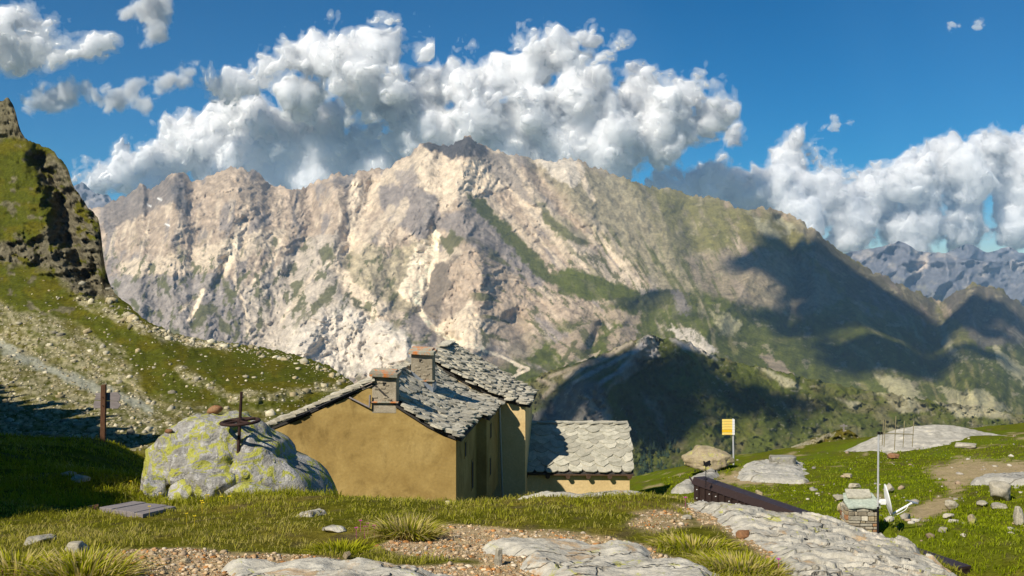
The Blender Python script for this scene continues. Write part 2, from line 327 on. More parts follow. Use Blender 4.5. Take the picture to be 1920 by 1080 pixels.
    for q in ([(1690,560),(1720,620),(1750,650),(1725,640)], [(1760,590),(1790,640),(1800,680),(1770,640)], [(1640,700),(1700,715),(1745,760),(1690,765)], [(1760,725),(1850,735),(1900,775),(1800,770)], [(1860,640),(1920,690),(1920,720),(1870,680)], [(1330,580),(1390,600),(1380,630),(1350,625)], [(1880,600),(1920,620),(1920,650)]):
        P(q, (.44,.40,.25), 7, .8)
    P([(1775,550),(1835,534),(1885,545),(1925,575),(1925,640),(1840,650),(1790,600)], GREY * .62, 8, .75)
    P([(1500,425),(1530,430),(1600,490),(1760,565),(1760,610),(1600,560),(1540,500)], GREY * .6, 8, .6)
    gs = sstep(.10, .30, fbm((PX - .55 * (PY - 330)) / 16, PY / 90, 61., o=5, g=.6)) * pmask(wx, wy, [(1040,420),(1180,440),(1320,470),(1420,400),(1460,470),(1340,600),(1220,570),(1120,520)], 24)
    C = lerpcol(C, np.array((.105,.11,.03)), gs * .85)
    # scattered turf and talus
    g = sstep(.17, .30, fbm(fx / 22, PY / 36, 21.0, o=6, g=.66)) * sstep(420, 500, PY) * sstep(1500, 1200, PX)
    g = g * (1 - pmask(PX, PY, [(500,650),(600,575),(760,618),(778,720),(560,690)], 20) * .85) * (1 - pmask(PX, PY, [(775,420),(830,430),(930,650),(800,620),(750,540)], 12))
    C = lerpcol(C, np.array((.12,.12,.05)), g * .9); soft = soft + (.7 - soft) * g * .6
    r = sstep(.25, .5, fbm(PX / 34, PY / 22, 31.0, o=6, g=.68)) * sstep(1200, 1320, PX)
    C = lerpcol(C, np.array((.32,.28,.19)), r * .75)
    L([(893,652),(938,668),(968,682),(992,692),(966,704),(957,714)], SCREE * 1.25, 2.6, 1, .1); L([(966,683),(978,688),(972,696)], SCREE * 1.2, 3, 1, .1)
    for (a, b) in ((296,372),(310,420),(276,384)): L([(a, b), (a + 7, b + 3)], (.8,.8,.82), 1.6, .9, 0)
    SOFT['m'] = np.clip(soft, 0, 1)
    C = C * (1 + (.22 - .14 * SOFT['m'][..., None]) * n2[..., None] + .16 * fbm(PX / 4, PY / 4, 12., o=2)[..., None])
    return np.clip(C * np.array((1.03, 1.0, .90)), .015, .85)
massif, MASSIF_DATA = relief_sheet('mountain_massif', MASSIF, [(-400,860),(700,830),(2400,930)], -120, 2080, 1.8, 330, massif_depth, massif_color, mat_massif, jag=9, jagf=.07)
tag(massif, 'broad tan rocky mountain massif with a dark summit cap')

# the spur with a shaded knoll in front of the massif
SPUR = [(700,1000),(860,880),(930,790),(960,745),(985,718),(1010,704),(1060,689),(1110,671),(1150,656),(1180,642),(1205,633),(1222,630),(1240,636),(1262,634),(1290,642),(1325,660),(1370,676),(1430,690),(1500,706),(1580,724),(1660,738),(1750,752),(1850,768),(2000,790),(2400,840)]
def spur_depth(PX, PY, t, top, bs):
    D = 700 + 650 * t ** .9 - 120 * sstep(1300, 1900, PX)
    for p, w, a in (([(1215,632),(1140,720),(1130,800)], 24, 60), ([(1290,650),(1330,760),(1330,860)], 40, 70), ([(1100,728),(1092,790),(1080,860)], 36, 170), ([(1190,650),(1230,740),(1240,840)], 30, -40), ([(1420,730),(1440,830)], 40, 50)):
        d = polyline_dist(PX, PY, p); D = D - a * np.exp(-(d / w) ** 1.6)
    fx = PX - .5 * (PY - 640)
    D = D - 45 * (ridged(fx / 60, PY / 110, 1., o=4) - .4) - 16 * (ridged((PX + .4 * PY) / 26, (PY - .3 * PX) / 30, 7., o=4, g=.6) - .4) - 14 * fbm(fx / 16, PY / 18, 3., o=5, g=.65)
    return D
def spur_color(PX, PY, t, top):
    wx = PX + 9 * fbm(PX / 40, PY / 40, 1., o=4); wy = PY + 9 * fbm(PX / 40, PY / 40, 5., o=4)
    n1 = fbm(PX / 60, PY / 40, 2., o=5); n2 = fbm(PX / 9, PY / 9, 3., o=5, g=.6)
    C = np.zeros(PX.shape + (3,)) + np.array((.085,.098,.018))
    C = lerpcol(C, (.15,.125,.06), sstep(0, .5, n1) * .7); C = lerpcol(C, (.115,.125,.02), sstep(0, .5, fbm(PX / 90, PY / 50, 9., o=3)) * .6)
    P = lambda pts, col, f=6, a=1.: lerpcol(C, col, pmask(wx, wy, pts, f) * a)
    C = P([(1160,700),(1185,655),(1210,628),(1232,630),(1236,668),(1205,672),(1180,690)], WHITE * .9, 5)
    C = P([(1140,735),(1170,690),(1200,675),(1190,700),(1150,725)], (.36,.31,.25), 6, .8)
    C = P([(985,722),(1060,690),(1150,656),(1190,640),(1188,668),(1130,705),(1060,738),(1000,765)], np.array((.15,.135,.06)) * (1 + .3 * n2[..., None]), 5, .9)
    for pts, w_, cc in (([(1182,645),(1120,676),(1060,706)], 5, (.40,.33,.24)), ([(1180,662),(1120,694),(1075,718)], 4, (.36,.32,.27)), ([(1150,660),(1090,684),(1030,706)], 3.5, (.36,.29,.20)), ([(1195,672),(1150,704),(1120,722)], 4, (.34,.31,.28)), ([(1010,712),(1040,722),(1020,745)], 4, (.34,.28,.2))):
        C = lerpcol(C, np.array(cc), lmask(PX * .6 + wx * .4, PY * .6 + wy * .4, pts, w_) * .85)
    C = P([(985,790),(1070,722),(1115,715),(1140,735),(1140,800),(1040,830),(960,840)], GREY * .75, 8, .8)
    C = P([(1095,740),(1130,750),(1150,800),(1120,790)], (.38,.34,.28), 5, .6)
    C = P([(1200,730),(1240,770),(1260,830),(1230,790)], (.30,.26,.2), 6, .7)
    C = P([(1255,630),(1300,640),(1345,672),(1310,665)], WHITE * .8, 5, .9)
    for q in ([(1640,735),(1700,742),(1745,768),(1690,772)], [(1750,748),(1850,762),(1905,785),(1800,782)], [(1420,690),(1480,705),(1500,730),(1470,725)], [(1660,800),(1740,806),(1790,830),(1700,826)], [(1560,745),(1620,760),(1600,772)]):
        C = lerpcol(C, np.array((.40,.36,.23)), pmask(wx, wy, q, 4) * .8)
    C = lerpcol(C, np.array((.17,.15,.075)), sstep(1480, 1640, PX) * sstep(-.2, .4, fbm(PX / 50, PY / 26, 71., o=5, g=.6)) * .8)
    r = sstep(.3, .5, fbm(PX / 12, PY / 9, 31., o=4, g=.65)) * .6
    C = lerpcol(C, np.array((.34,.30,.22)), r * sstep(.1, -.3, fbm(PX / 120, PY / 120, 15., o=2) - .1))
    return np.clip(C * (1 + .25 * n2[..., None]), .02, .8)
spur, SPUR_DATA = relief_sheet('valley_spur', SPUR, [(700,1100),(2400,1120)], 760, 2180, 2.6, 200, spur_depth, spur_color, mat_massif, jag=6, jagf=.09)
tag(spur, 'green spur with a pale rock crest below the massif')

# distant ranges
def far_color(PX, PY, t, top):
    n1 = fbm(PX / 30, PY / 20, 2., o=5); n2 = fbm(PX / 9, PY / 7, 3., o=5, g=.6)
    C = np.zeros(PX.shape + (3,)) + np.array((.17,.17,.185))
    C = lerpcol(C, (.34,.31,.28), sstep(.1, .5, n1)); C = lerpcol(C, (.10,.13,.06), sstep(.1, .6, 1 - t + n1 * .6 - .3) * .7)
    C = lerpcol(C, (.6,.5,.4), pmask(PX + 5 * n2, PY + 5 * n1, [(1722,480),(1742,474),(1738,500),(1715,520)], 4))
    return np.clip(C * (1 + .3 * n2[..., None]), .02, .8)
def far_depth(d0, d1):
    def f(PX, PY, t, top, bs):
        return d0 + (d1 - d0) * t - 650 * (ridged((PX + .4 * PY) / 95, PY / 90, d0 * .01, o=4, g=.45) - .4) - 60 * fbm(PX / 22, PY / 18, d0 * .01, o=4, g=.5)
    return f
RANGE_A = [(1400,520),(1500,492),(1580,478),(1610,470),(1640,465),(1665,460),(1686,453),(1702,459),(1722,472),(1745,474),(1770,476),(1800,484),(1840,490),(1900,490),(2000,500),(2200,505)]
o, _ = relief_sheet('distant_range', RANGE_A, [(1400,640),(2200,660)], 1440, 2180, 2.4, 80, far_depth(7200, 8800), far_color, mat_far, jag=3, jagf=.06)
tag(o, 'hazy blue mountain range behind the right shoulder')
RANGE_B = [(1700,500),(1760,484),(1785,470),(1812,459),(1830,464),(1850,474),(1868,470),(1893,464),(1910,472),(1930,478),(2000,470),(2200,485)]
o, _ = relief_sheet('distant_peaks', RANGE_B, [(1700,620),(2200,620)], 1700, 2180, 2.4, 60, far_depth(9300, 10300), far_color, mat_far, jag=3, jagf=.06)
tag(o, 'farthest blue peaks at the right edge')
PEAK_C = [(-300,330),(0,335),(100,345),(140,348),(152,344),(165,352),(180,364),(196,366),(208,374),(220,390),(300,440),(400,480)]
o, _ = relief_sheet('distant_peak', PEAK_C, [(-300,560),(400,560)], -260, 380, 2.4, 90, far_depth(6400, 7600), far_color, mat_far, jag=5, jagf=.12)
tag(o, 'small blue far peak beside the dark cliff')

# valley floor sheet that carries the setting out to the horizon
xs = np.linspace(-16000, 16000, 60); ys = np.linspace(-14000, 16000, 60)
GX, GY = np.meshgrid(xs, ys); GZ = -560 + 90 * fbm(GX / 2500, GY / 2500, 0., o=4)
gm, gnt, gb = mat('valley_grass')
gnt.links.new(ramp(gnt, ntex(gnt, .002, 8, .65), [(.3, (.06,.09,.025)), (.7, (.16,.15,.07))]), gb.inputs['Base Color'])
o = link('valley_ground', mesh_np('valley_ground', np.stack([GX, GY, GZ], -1).reshape(-1, 3), grid_faces(60, 60)), gm); tag(o, 'wide green valley floor below the mountains', kind='structure')
# ================================================================== NEAR SETTING: the knoll, the meadow, the slope on the west
# control points: photo column, row, distance
CP = [(0,1080,5.4),(400,1080,5.5),(900,1080,5.6),(1300,1080,5.7),(1550,1080,5.9),(0,1000,8),(400,1000,7.6),(900,990,7.7),(1300,990,7.7),
 (150,955,10.5),(300,953,11),(600,934,11.2),(720,934,10.8),(855,938,10.5),(1000,937,10.4),(1120,934,10.3),(1250,930,10.3),(1350,966,9.4),(1480,974,9.4),(1560,992,9.0),(1640,1008,8.5),(1720,1050,7.4),(1780,1085,6.6),
 (0,900,14),(-150,905,14),(100,880,17.5),(250,890,16.5),(430,938,14),(560,925,15),(200,850,24),(0,835,25),(193,828,30),(80,826,29),(-100,815,30),
 (1375,872,66),(1290,905,60),(1450,895,60),(1500,905,56),(1580,870,68),(1700,960,35),(1800,930,40),(1900,1000,24),(1920,1065,17.5),(1640,1010,21),(1760,985,25),(1700,880,62),(1850,850,75),(1560,856,86),(1480,872,80),(1640,842,88),(1700,815,96),(1880,812,96),(2000,830,80),(1620,905,52),(1420,940,45),(1500,950,40),(2050,980,24),(1560,930,45)]
GP = np.array([at(*c) for c in CP])
XP = np.array([(0,0,-1.65),(-4,1,-1.7),(3,2,-1.7),(-10,3,-1.8),(0,-20,-1.5),(-30,-20,-1.0),(25,-20,-5),(4.9,6,-3.6),(6.5,3,-4.0),(6.5,11,-4.9),(4.6,14,-4.7),(9,16,-5.0),(0.5,15,-4.3),(-2.5,17,-4.9),(2.5,20,-6.2),(0,26,-8.6),(-6,24,-6.9),(-2,34,-10.4),(-9,36,-9.9),(-5,45,-10.6),(3,45,-12.0),(5,56,-12.9),(-3,60,-12.6),(8,36,-9.4),(6.5,52,-12.7),(-10,33,-7.6),(-13,45,-9.6),(-20,45,-8.6),(-26,32,-5.4),(-20,20,-3.6),(-16,10,-2.4),(-40,40,-5),(12,75,-15.5),(-8,78,-17),(25,115,-21),(45,118,-19),(70,112,-16),(60,80,-13),(45,40,-9),(30,18,-6),(8,98,-22),(20,101,-18.5),(-25,70,-14),(5.3,25,-6.6),(6.8,20,-6.2),(2.3,11.4,-2.98),(3.0,11.3,-3.15),(3.7,10.6,-3.25),(4.3,9.4,-3.1),(1.2,12.2,-2.95),(.4,12.4,-2.95),(-.6,12.6,-3.1),(1.7,11.9,-3.0),(4.6,8,-2.9)])
GP = np.concatenate([GP, XP], 0)
def _tps(r): return np.where(r > 0, r * r * np.log(r + 1e-9), 0.0)
_n = len(GP); _sc = np.array([1.0, 0.55])      # distances count less than widths
_A = np.zeros((_n + 3, _n + 3)); _Q = GP[:, :2] * _sc
_r = np.hypot(_Q[:, None, 0] - _Q[None, :, 0], _Q[:, None, 1] - _Q[None, :, 1])
_A[:_n, :_n] = _tps(_r) + 0.02 * np.eye(_n); _A[:_n, _n] = 1; _A[:_n, _n+1:] = _Q; _A[_n, :_n] = 1; _A[_n+1:, :_n] = _Q.T
_w = np.linalg.solve(_A, np.concatenate([GP[:, 2], np.zeros(3)]))
def _ground_exact(x, y):
    x = np.asarray(x, float); y = np.asarray(y, float); q = np.stack([x, y], -1) * _sc
    z = _w[_n] + q[..., 0] * _w[_n+1] + q[..., 1] * _w[_n+2]
    for i in range(_n): z = z + _w[i] * _tps(np.hypot(q[..., 0] - _Q[i, 0], q[..., 1] - _Q[i, 1]))
    return z
_gu = np.linspace(-1.6, 1.6, 200); _gv = np.concatenate([np.linspace(-60, 2, 30)[:-1], 2 + (np.linspace(0, 1, 170) ** 2.2) * 160])
_GU, _GV = np.meshgrid(_gu, _gv); _GT = _ground_exact(_GU * (12 + .62 * np.maximum(_GV, 0)), _GV)
def ground_base(x, y):
    """the smooth surface, read from a table"""
    x = np.asarray(x, float); y = np.asarray(y, float); u = np.clip((x / (12 + .62 * np.maximum(y, 0)) + 1.6) / 3.2 * 199, 0, 198.999)
    v = np.clip(np.interp(y, _gv, np.arange(len(_gv))), 0, len(_gv) - 1.001); i = u.astype(int); j = v.astype(int); a = u - i; b = v - j
    return (_GT[j, i] * (1 - a) + _GT[j, i + 1] * a) * (1 - b) + (_GT[j + 1, i] * (1 - a) + _GT[j + 1, i + 1] * a) * b
def ground_fine(x, y):
    y_ = np.maximum(y, 3.0)
    return 0.05 * fbm(x / 1.6, y / 1.6, 1.0, o=4) + 0.02 * fbm(x / .35, y / .35, 3.0, o=3) + 0.25 * sstep(14, 40, y_) * fbm(x / 7, y / 7, 5.0, o=4)
# a regular cache of the surface, so that everything else can stand on it
def px_of(x, y, z): return HX + FPX * x / np.maximum(y, .5), HY - FPX * z / np.maximum(y, .5)
vv = np.concatenate([np.linspace(-24, 3.4, 24)[:-1], 3.4 * (125 / 3.4) ** np.linspace(0, 1, 330)])
uu = np.linspace(-1, 1, 380)
U, Vv = np.meshgrid(uu, vv)
half = 12 + 0.62 * np.maximum(Vv, 0)
GX = np.sign(U) * np.abs(U) ** 1.15 * half; GY = Vv
GX = GX - 0.0
GZ = ground_base(GX, GY) + ground_fine(GX, GY)
def ground(x, y):
    """height of the near ground"""
    x = np.asarray(x, float); y = np.asarray(y, float)
    return ground_base(x, y) + ground_fine(x, y)
def gravel_mask(x, y, z=None):
    """1 where the turf is worn away to stones"""
    if z is None: z = ground(x, y)
    px, py = px_of(x, y, z)
    wx = px + 26 * fbm(x / .9, y / .9, 2.0, o=4); wy = py + 11 * fbm(x / .7, y / .7, 6.0, o=4)
    m = pmask(wx, wy, [(-200,1130),(-100,1075),(130,1060),(190,1035),(330,1030),(520,1040),(640,1048),(760,1005),(850,985),(1000,1000),(1110,1005),(1180,1020),(1300,1060),(1380,1130)], 6)
    m = np.maximum(m, pmask(wx, wy, [(1260,945),(1330,950),(1420,1000),(1480,1050),(1500,1110),(1400,1060),(1330,1000)], 6))
    m = np.maximum(m, pmask(wx, wy, [(1180,960),(1260,952),(1300,985),(1230,1005),(1170,985)], 8) * .8)
    m = m * (1 - pmask(wx, wy, [(560,1020),(700,1035),(880,1052),(900,1062),(760,1060),(560,1042)], 5))
    m = m * (1 - pmask(wx, wy, [(1180,1010),(1330,985),(1400,1020),(1480,1080),(1350,1090),(1260,1050)], 6))
    m = m * np.where(y < 14, 1, 0)
    far = pmask(wx, wy, [(1690,965),(1740,935),(1800,930),(1760,965),(1720,985)], 8)
    far = np.maximum(far, pmask(wx, wy, [(1735,880),(1800,862),(1930,865),(1940,905),(1830,900),(1790,930),(1770,905)], 8))
    far = np.maximum(far, pmask(wx, wy, [(1330,905),(1380,880),(1480,900),(1440,910)], 6))
    far = np.maximum(far, sstep(.42, .6, fbm(x / 3.5, y / 5., 8.0, o=4)) * .8 * np.where((y > 20) & (x > 2), 1, 0))
    return np.maximum(m, far)
GM = gravel_mask(GX, GY, GZ)
gn = fbm(GX / 1.2, GY / 1.8, 4., o=4); gn2 = fbm(GX / .25, GY / .25, 9., o=3); gn3 = fbm(GX / 6, GY / 9, 14., o=3)
GC = np.zeros(GX.shape + (3,)) + np.array((.10,.10,.009))
GC = lerpcol(GC, (.20,.155,.03), sstep(-.1, .55, gn) * .7)
GC = lerpcol(GC, (.12,.155,.006), (.5 + .5 * sstep(-.2, .5, gn3)) * sstep(15, 22, GY) * sstep(0, 4, GX))
GC = lerpcol(GC, (.10,.075,.045), sstep(.25, .55, gn2 + .4 * gn) * .6)
GC = lerpcol(GC, np.array((.50,.37,.22)), GM * (.75 + .25 * gn2).clip(0, 1))
mat_ground = vcol_mat('turf_and_soil', 9.0, .5, .05, .7, 14.0, 4)
o = link('ground', mesh_np('ground', np.stack([GX, GY, GZ], -1).reshape(-1, 3), grid_faces(*GX.shape), np.clip(GC, .01, .8).reshape(-1, 3)), mat_ground)
tag(o, 'grassy knoll and alpine meadow with worn stony patches', kind='structure')

# ------------------------------------------------------------------ the slope and cliff on the west
HILL = [(-420,120),(-200,160),(-60,185),(0,190),(22,192),(30,215),(36,240),(44,256),(60,266),(92,279),(101,284),(108,294),(118,305),(128,320),(136,345),(150,368),(165,390),(178,402),(186,420),(190,445),(193,475),(198,505),(205,530),(214,548),(235,567),(262,592),(300,614),(330,626),(365,634),(400,640),(440,645),(480,650),(530,660),(575,672),(610,684),(640,702),(660,718),(700,748),(760,790),(860,850)]
def hill_depth(PX, PY, t, top, bs):
    D = smooth_curve([(60,275),(190,255),(300,233),(450,203),(560,177),(640,148),(700,117),(760,86),(830,57),(900,41),(960,33)], PY)
    D = D + 6 * sstep(300, -200, PX)
    D = np.maximum(D, smooth_curve([(-500,20),(250,30),(330,42),(430,58),(520,70),(700,88),(900,95)], PX))
    cl = pmask(PX, PY, [(-420,120),(10,180),(60,258),(140,340),(210,430),(215,560),(170,560),(110,470),(40,480),(-420,520)], 24)
    wx = PX + 8 * fbm(PX / 30, PY / 30, 2., o=4); wy = PY + 8 * fbm(PX / 30, PY / 30, 7., o=4)
    # cliff: a buttress that stands forward and a shaded recess right of it
    D = D - 5 * np.exp(-(polyline_dist(wx, wy, [(20,190),(60,290),(75,400),(110,480),(150,540)]) / 36) ** 2) * cl
    D = D + 11 * np.exp(-(polyline_dist(wx, wy, [(70,300),(115,370),(125,440),(150,500),(185,545)]) / 17) ** 2)
    D = D - 4 * np.exp(-(polyline_dist(wx, wy, [(110,300),(160,390),(185,450),(195,540)]) / 12) ** 2)
    cr = pmask(wx, wy, [(85,285),(140,335),(205,430),(220,560),(150,560),(85,500),(-20,490),(-20,450),(70,420),(60,330)], 14)
    cr = np.maximum(cr, pmask(wx, wy, [(-60,170),(28,170),(50,262),(-60,262)], 8))
    D = D - 6.5 * cr * (ridged((PX + .5 * PY) / 52, (PY - .4 * PX) / 34, 3., o=5, g=.6) - .45)
    D = D - 2.0 * cr * (ridged((PX - .3 * PY) / 20, PY / 11, 8., o=4, g=.6) - .45)
    D = D - 1.5 * cl * (1 - cr) * fbm(PX / 50, PY / 40, 13., o=4)
    # moraine humps
    D = D - 9 * np.exp(-(polyline_dist(wx, wy, [(210,560),(330,680),(480,735),(640,720)]) / 30) ** 2) * (1 - t * .3)
    D = D + 5 * np.exp(-(polyline_dist(wx, wy, [(0,640),(150,700),(280,745)]) / 20) ** 2)
    D = D - 3.0 * fbm(PX / 110, PY / 30, 4., o=3) * sstep(1.0, .85, t) - .35 * fbm(PX / 18, PY / 9, 6., o=4, g=.6)
    return D
def scree_mask(PX, PY):
    wx = PX + 16 * fbm(PX / 40, PY / 24, 1., o=4); wy = PY + 12 * fbm(PX / 40, PY / 24, 5., o=4)
    m = pmask(wx, wy, [(-420,570),(0,570),(120,600),(230,660),(270,740),(330,790),(250,850),(-420,850)], 14) * .8
    m = np.maximum(m, lmask(wx, wy, [(150,560),(230,600),(300,628),(420,645)], 10) * .8)
    m = np.maximum(m, lmask(wx, wy, [(330,690),(420,740),(500,745),(640,725)], 9) * .75)
    m = np.maximum(m, pmask(wx, wy, [(270,740),(480,770),(560,780),(500,810),(300,820)], 14) * .5)
    return m * (.35 + .65 * sstep(-.35, .2, fbm(PX / 26, PY / 12, 12., o=4)))
def hill_color(PX, PY, t, top):
    wx = PX + 9 * fbm(PX / 26, PY / 26, 1., o=4); wy = PY + 9 * fbm(PX / 26, PY / 26, 5., o=4)
    n2 = fbm(PX / 9, PY / 6, 3., o=5, g=.6); n1 = fbm(PX / 60, PY / 30, 8., o=4)
    C = np.zeros(PX.shape + (3,)) + np.array((.078,.086,.006))
    C = lerpcol(C, (.118,.10,.012), sstep(-.2, .4, n1) * .7)
    cl = pmask(wx, wy, [(100,290),(145,335),(205,430),(222,560),(150,560),(95,510),(-20,490),(-20,460),(80,430),(110,400),(70,320)], 9) * sstep(.30, .42, ridged(wx / 50, (wy - .4 * wx) / 30, 3., o=4, g=.6) + .1 * n2)
    cl = np.maximum(cl, .9 * pmask(wx, wy, [(-60,150),(28,150),(50,262),(-60,262)], 6)); cl = np.maximum(cl, .8 * sstep(.33, .45, fbm(PX / 34, PY / 22, 45., o=4)) * (PY < 600))
    C = lerpcol(C, np.array((.14,.122,.078)) * (1 + .45 * n2[..., None]), cl)
    s = scree_mask(PX, PY)
    C = lerpcol(C, np.array((.33,.29,.175)) * (1 + .5 * n2[..., None]), s * sstep(-.3, .3, n2 + .3))
    C = lerpcol(C, (.42,.42,.33), lmask(wx, wy, [(-50,620),(60,680),(160,720),(280,765)], 8) * .75)
    return np.clip(C * (1 + .3 * n2[..., None]), .012, .7)
mat_hill = vcol_mat('hill_turf', 1.6, .5, .5, .6, 1.2, 4)
hill, HILL_DATA = relief_sheet('hillside', HILL, [(-420,900),(860,930)], -400, 850, 1.9, 300, hill_depth, hill_color, mat_hill, jag=4, jagf=.1, ref=[(-420,570),(150,575),(220,592),(262,614),(330,642),(480,666),(575,688),(640,718),(700,764),(860,864)])
tag(hill, 'stony green slope rising to a dark cliff on the left')

# an unseen knoll, added beyond the left edge to shade the hollow
def knoll(name, line, h, w, label, absolute=False):
    ptsx = np.linspace(-1, 1, 44); L = np.array(line, float)
    rows = []
    for i in range(60):
        f = i / 59 * (len(L) - 1); k = min(int(f), len(L) - 2); p = L[k] + (L[k+1] - L[k]) * (f - k)
        tdir = L[min(k+1, len(L)-1)] - L[max(k, 0)]; nrm = np.array([tdir[1], -tdir[0]]) / np.hypot(*tdir[:2])
        hh = p[2] * sstep(0, 5, i) * sstep(59, 54, i)
        for s in ptsx:
            x, y = p[0] + nrm[0] * s * w, p[1] + nrm[1] * s * w
            prof = np.cos(s * np.pi / 2) ** .8
            z0 = float(ground_base(x, y)) - .5
            zt = p[2] - z0 if absolute else p[2]; hh = zt * sstep(0, 5, i) * sstep(59, 54, i)
            rows.append((x, y, z0 + (hh * prof) * (1 + .22 * float(fbm(x / 4, y / 4, 2., o=4))) + .5 * prof * float(fbm(x / 1.2, y / 1.2, 5., o=3))))
    me = mesh_np(name, np.array(rows), grid_faces(60, 44), np.repeat([[.2, .18, .12]], 60 * 44, 0))
    tag(link(name, me, mat_hill), label, kind='structure')
knoll('shade_knoll', [(-32,28,13),(-23.5,22.5,12.5),(-18,15,11),(-14.6,8,10.2),(-12.4,3,9.6),(-11,-2,8)], 9, 3.6, 'unseen hillock added to shade the hollow')

knoll('shade_ridge', [(-110,82,40),(-90,68,34),(-77,60,29),(-57.5,47.5,23),(-40,39.5,14.5),(-34,35,11)], 9, 9.0, 'unseen ridge added to shade the lower scree', True)  # second unseen caster, added so that its shadow covers the lower scree
# ================================================================== MATERIALS FOR THINGS
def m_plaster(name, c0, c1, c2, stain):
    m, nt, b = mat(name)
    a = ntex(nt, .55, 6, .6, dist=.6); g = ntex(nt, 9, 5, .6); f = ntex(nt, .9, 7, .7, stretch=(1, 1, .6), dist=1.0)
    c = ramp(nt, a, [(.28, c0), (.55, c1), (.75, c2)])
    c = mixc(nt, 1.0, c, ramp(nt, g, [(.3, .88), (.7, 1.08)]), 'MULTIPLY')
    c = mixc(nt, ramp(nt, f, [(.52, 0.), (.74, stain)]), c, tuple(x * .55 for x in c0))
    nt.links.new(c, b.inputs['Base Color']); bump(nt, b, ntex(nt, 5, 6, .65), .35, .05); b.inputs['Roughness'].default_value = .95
    return m
def m_stone(name, cols, scale=3.0, lichen=None, lscale=5.0, lcut=.55, bd=.03, rust=None, bstr=.7, white=None, rcut=.6, cracks=0., bstretch=None):
    m, nt, b = mat(name)
    oi = nt.nodes.new('ShaderNodeObjectInfo'); tc = nt.nodes.new('ShaderNodeTexCoord')
    v = nt.nodes.new('ShaderNodeVectorMath'); v.operation = 'ADD'; sc = nt.nodes.new('ShaderNodeVectorMath'); sc.operation = 'SCALE'; sc.inputs[0].default_value = (37., 11., 23.)
    nt.links.new(oi.outputs['Random'], sc.inputs['Scale']); nt.links.new(tc.outputs['Object'], v.inputs[0]); nt.links.new(sc.outputs[0], v.inputs[1]); vec = v.outputs[0]
    n = ntex(nt, scale, 7, .65, vec=vec, dist=.4)
    k = len(cols); c = ramp(nt, n, [(.3 + .4 * i / (k - 1), cols[i]) for i in range(k)])
    fine = ntex(nt, scale * 9, 4, .7, vec=vec); c = mixc(nt, 1.0, c, ramp(nt, fine, [(.3, .72), (.7, 1.2)]), 'MULTIPLY')
    rnd = ramp(nt, oi.outputs['Random'], [(0., .74), (1., 1.2)]); c = mixc(nt, 1.0, c, rnd, 'MULTIPLY')
    if white: c = mixc(nt, ramp(nt, ntex(nt, lscale * 1.7, 6, .7, vec=vec, dist=.8), [(.53, 0.), (.6, .75)]), c, white)
    if lichen: c = mixc(nt, ramp(nt, ntex(nt, lscale, 8, .72, vec=vec, dist=1.2), [(lcut, 0.), (lcut + .045, .9)]), c, lichen)
    if rust: c = mixc(nt, ramp(nt, ntex(nt, lscale * .6, 7, .7, vec=vec, dist=.5), [(rcut, 0.), (rcut + .07, .85)]), c, rust)
    h = ntex(nt, scale * 4, 6, .7, vec=vec, stretch=bstretch)
    if cracks:
        wv = nt.nodes.new('ShaderNodeVectorMath'); wv.operation = 'MULTIPLY_ADD'; wv.inputs[1].default_value = (.5, .5, .5)
        nn = nt.nodes.new('ShaderNodeTexNoise'); nn.inputs['Scale'].default_value = cracks * 2.5; nn.inputs['Detail'].default_value = 4; nt.links.new(vec, nn.inputs['Vector']); nt.links.new(nn.outputs['Color'], wv.inputs[0]); nt.links.new(vec, wv.inputs[2])
        mp = nt.nodes.new('ShaderNodeMapping'); mp.inputs['Scale'].default_value = (.7, 1.9, 1.); mp.inputs['Rotation'].default_value = (0, 0, .35); nt.links.new(wv.outputs[0], mp.inputs[0])
        vo = nt.nodes.new('ShaderNodeTexVoronoi'); vo.feature = 'DISTANCE_TO_EDGE'; vo.inputs['Scale'].default_value = cracks; nt.links.new(mp.outputs[0], vo.inputs['Vector'])
        ck = ramp(nt, vo.outputs['Distance'], [(0., .0), (.022, 1.)])
        c = mixc(nt, 1.0, c, mixc(nt, ck, (.6, .57, .52), (1., 1., 1.)), 'MULTIPLY')
        mh = nt.nodes.new('ShaderNodeMath'); mh.operation = 'MULTIPLY_ADD'; nt.links.new(ck, mh.inputs[0]); mh.inputs[1].default_value = .6; nt.links.new(h, mh.inputs[2]); h = mh.outputs[0]
    nt.links.new(c, b.inputs['Base Color'])
    bump(nt, b, h, bstr, bd); b.inputs['Roughness'].default_value = .92
    return m
def m_plain(name, c, rough=.6, metal=0., var=.25, scale=12, stretch=None, bd=0.):
    m, nt, b = mat(name)
    n = ntex(nt, scale, 5, .6, stretch=stretch)
    nt.links.new(mixc(nt, 1.0, c, ramp(nt, n, [(.25, 1 - var), (.75, 1 + var * .5)]), 'MULTIPLY'), b.inputs['Base Color'])
    b.inputs['Roughness'].default_value = rough; b.inputs['Metallic'].default_value = metal; b.inputs['Specular IOR Level'].default_value = .35
    if bd: bump(nt, b, n, .6, bd)
    return m
M = {}
M['plaster_dark'] = m_plaster('plaster_dark', (.255,.165,.05), (.385,.265,.09), (.46,.33,.125), .75)  # darker ochre than the plaster of the rear wing and annex
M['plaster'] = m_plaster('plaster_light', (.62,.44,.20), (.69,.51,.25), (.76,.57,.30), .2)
M['slab'] = m_stone('roof_stone', [(.25,.225,.17), (.40,.365,.28), (.53,.485,.375), (.66,.59,.45)], 2.2, lichen=(.40,.42,.16), lscale=3.5, lcut=.66, bd=.02)
M['slab_pale'] = m_stone('roof_stone_pale', [(.28,.265,.20), (.39,.365,.28), (.47,.44,.345), (.54,.475,.345)], 1.6, lichen=(.5,.36,.14), lscale=2.0, lcut=.70, bd=.02)
M['under'] = m_plain('roof_underlay', (.05,.045,.04), .95)
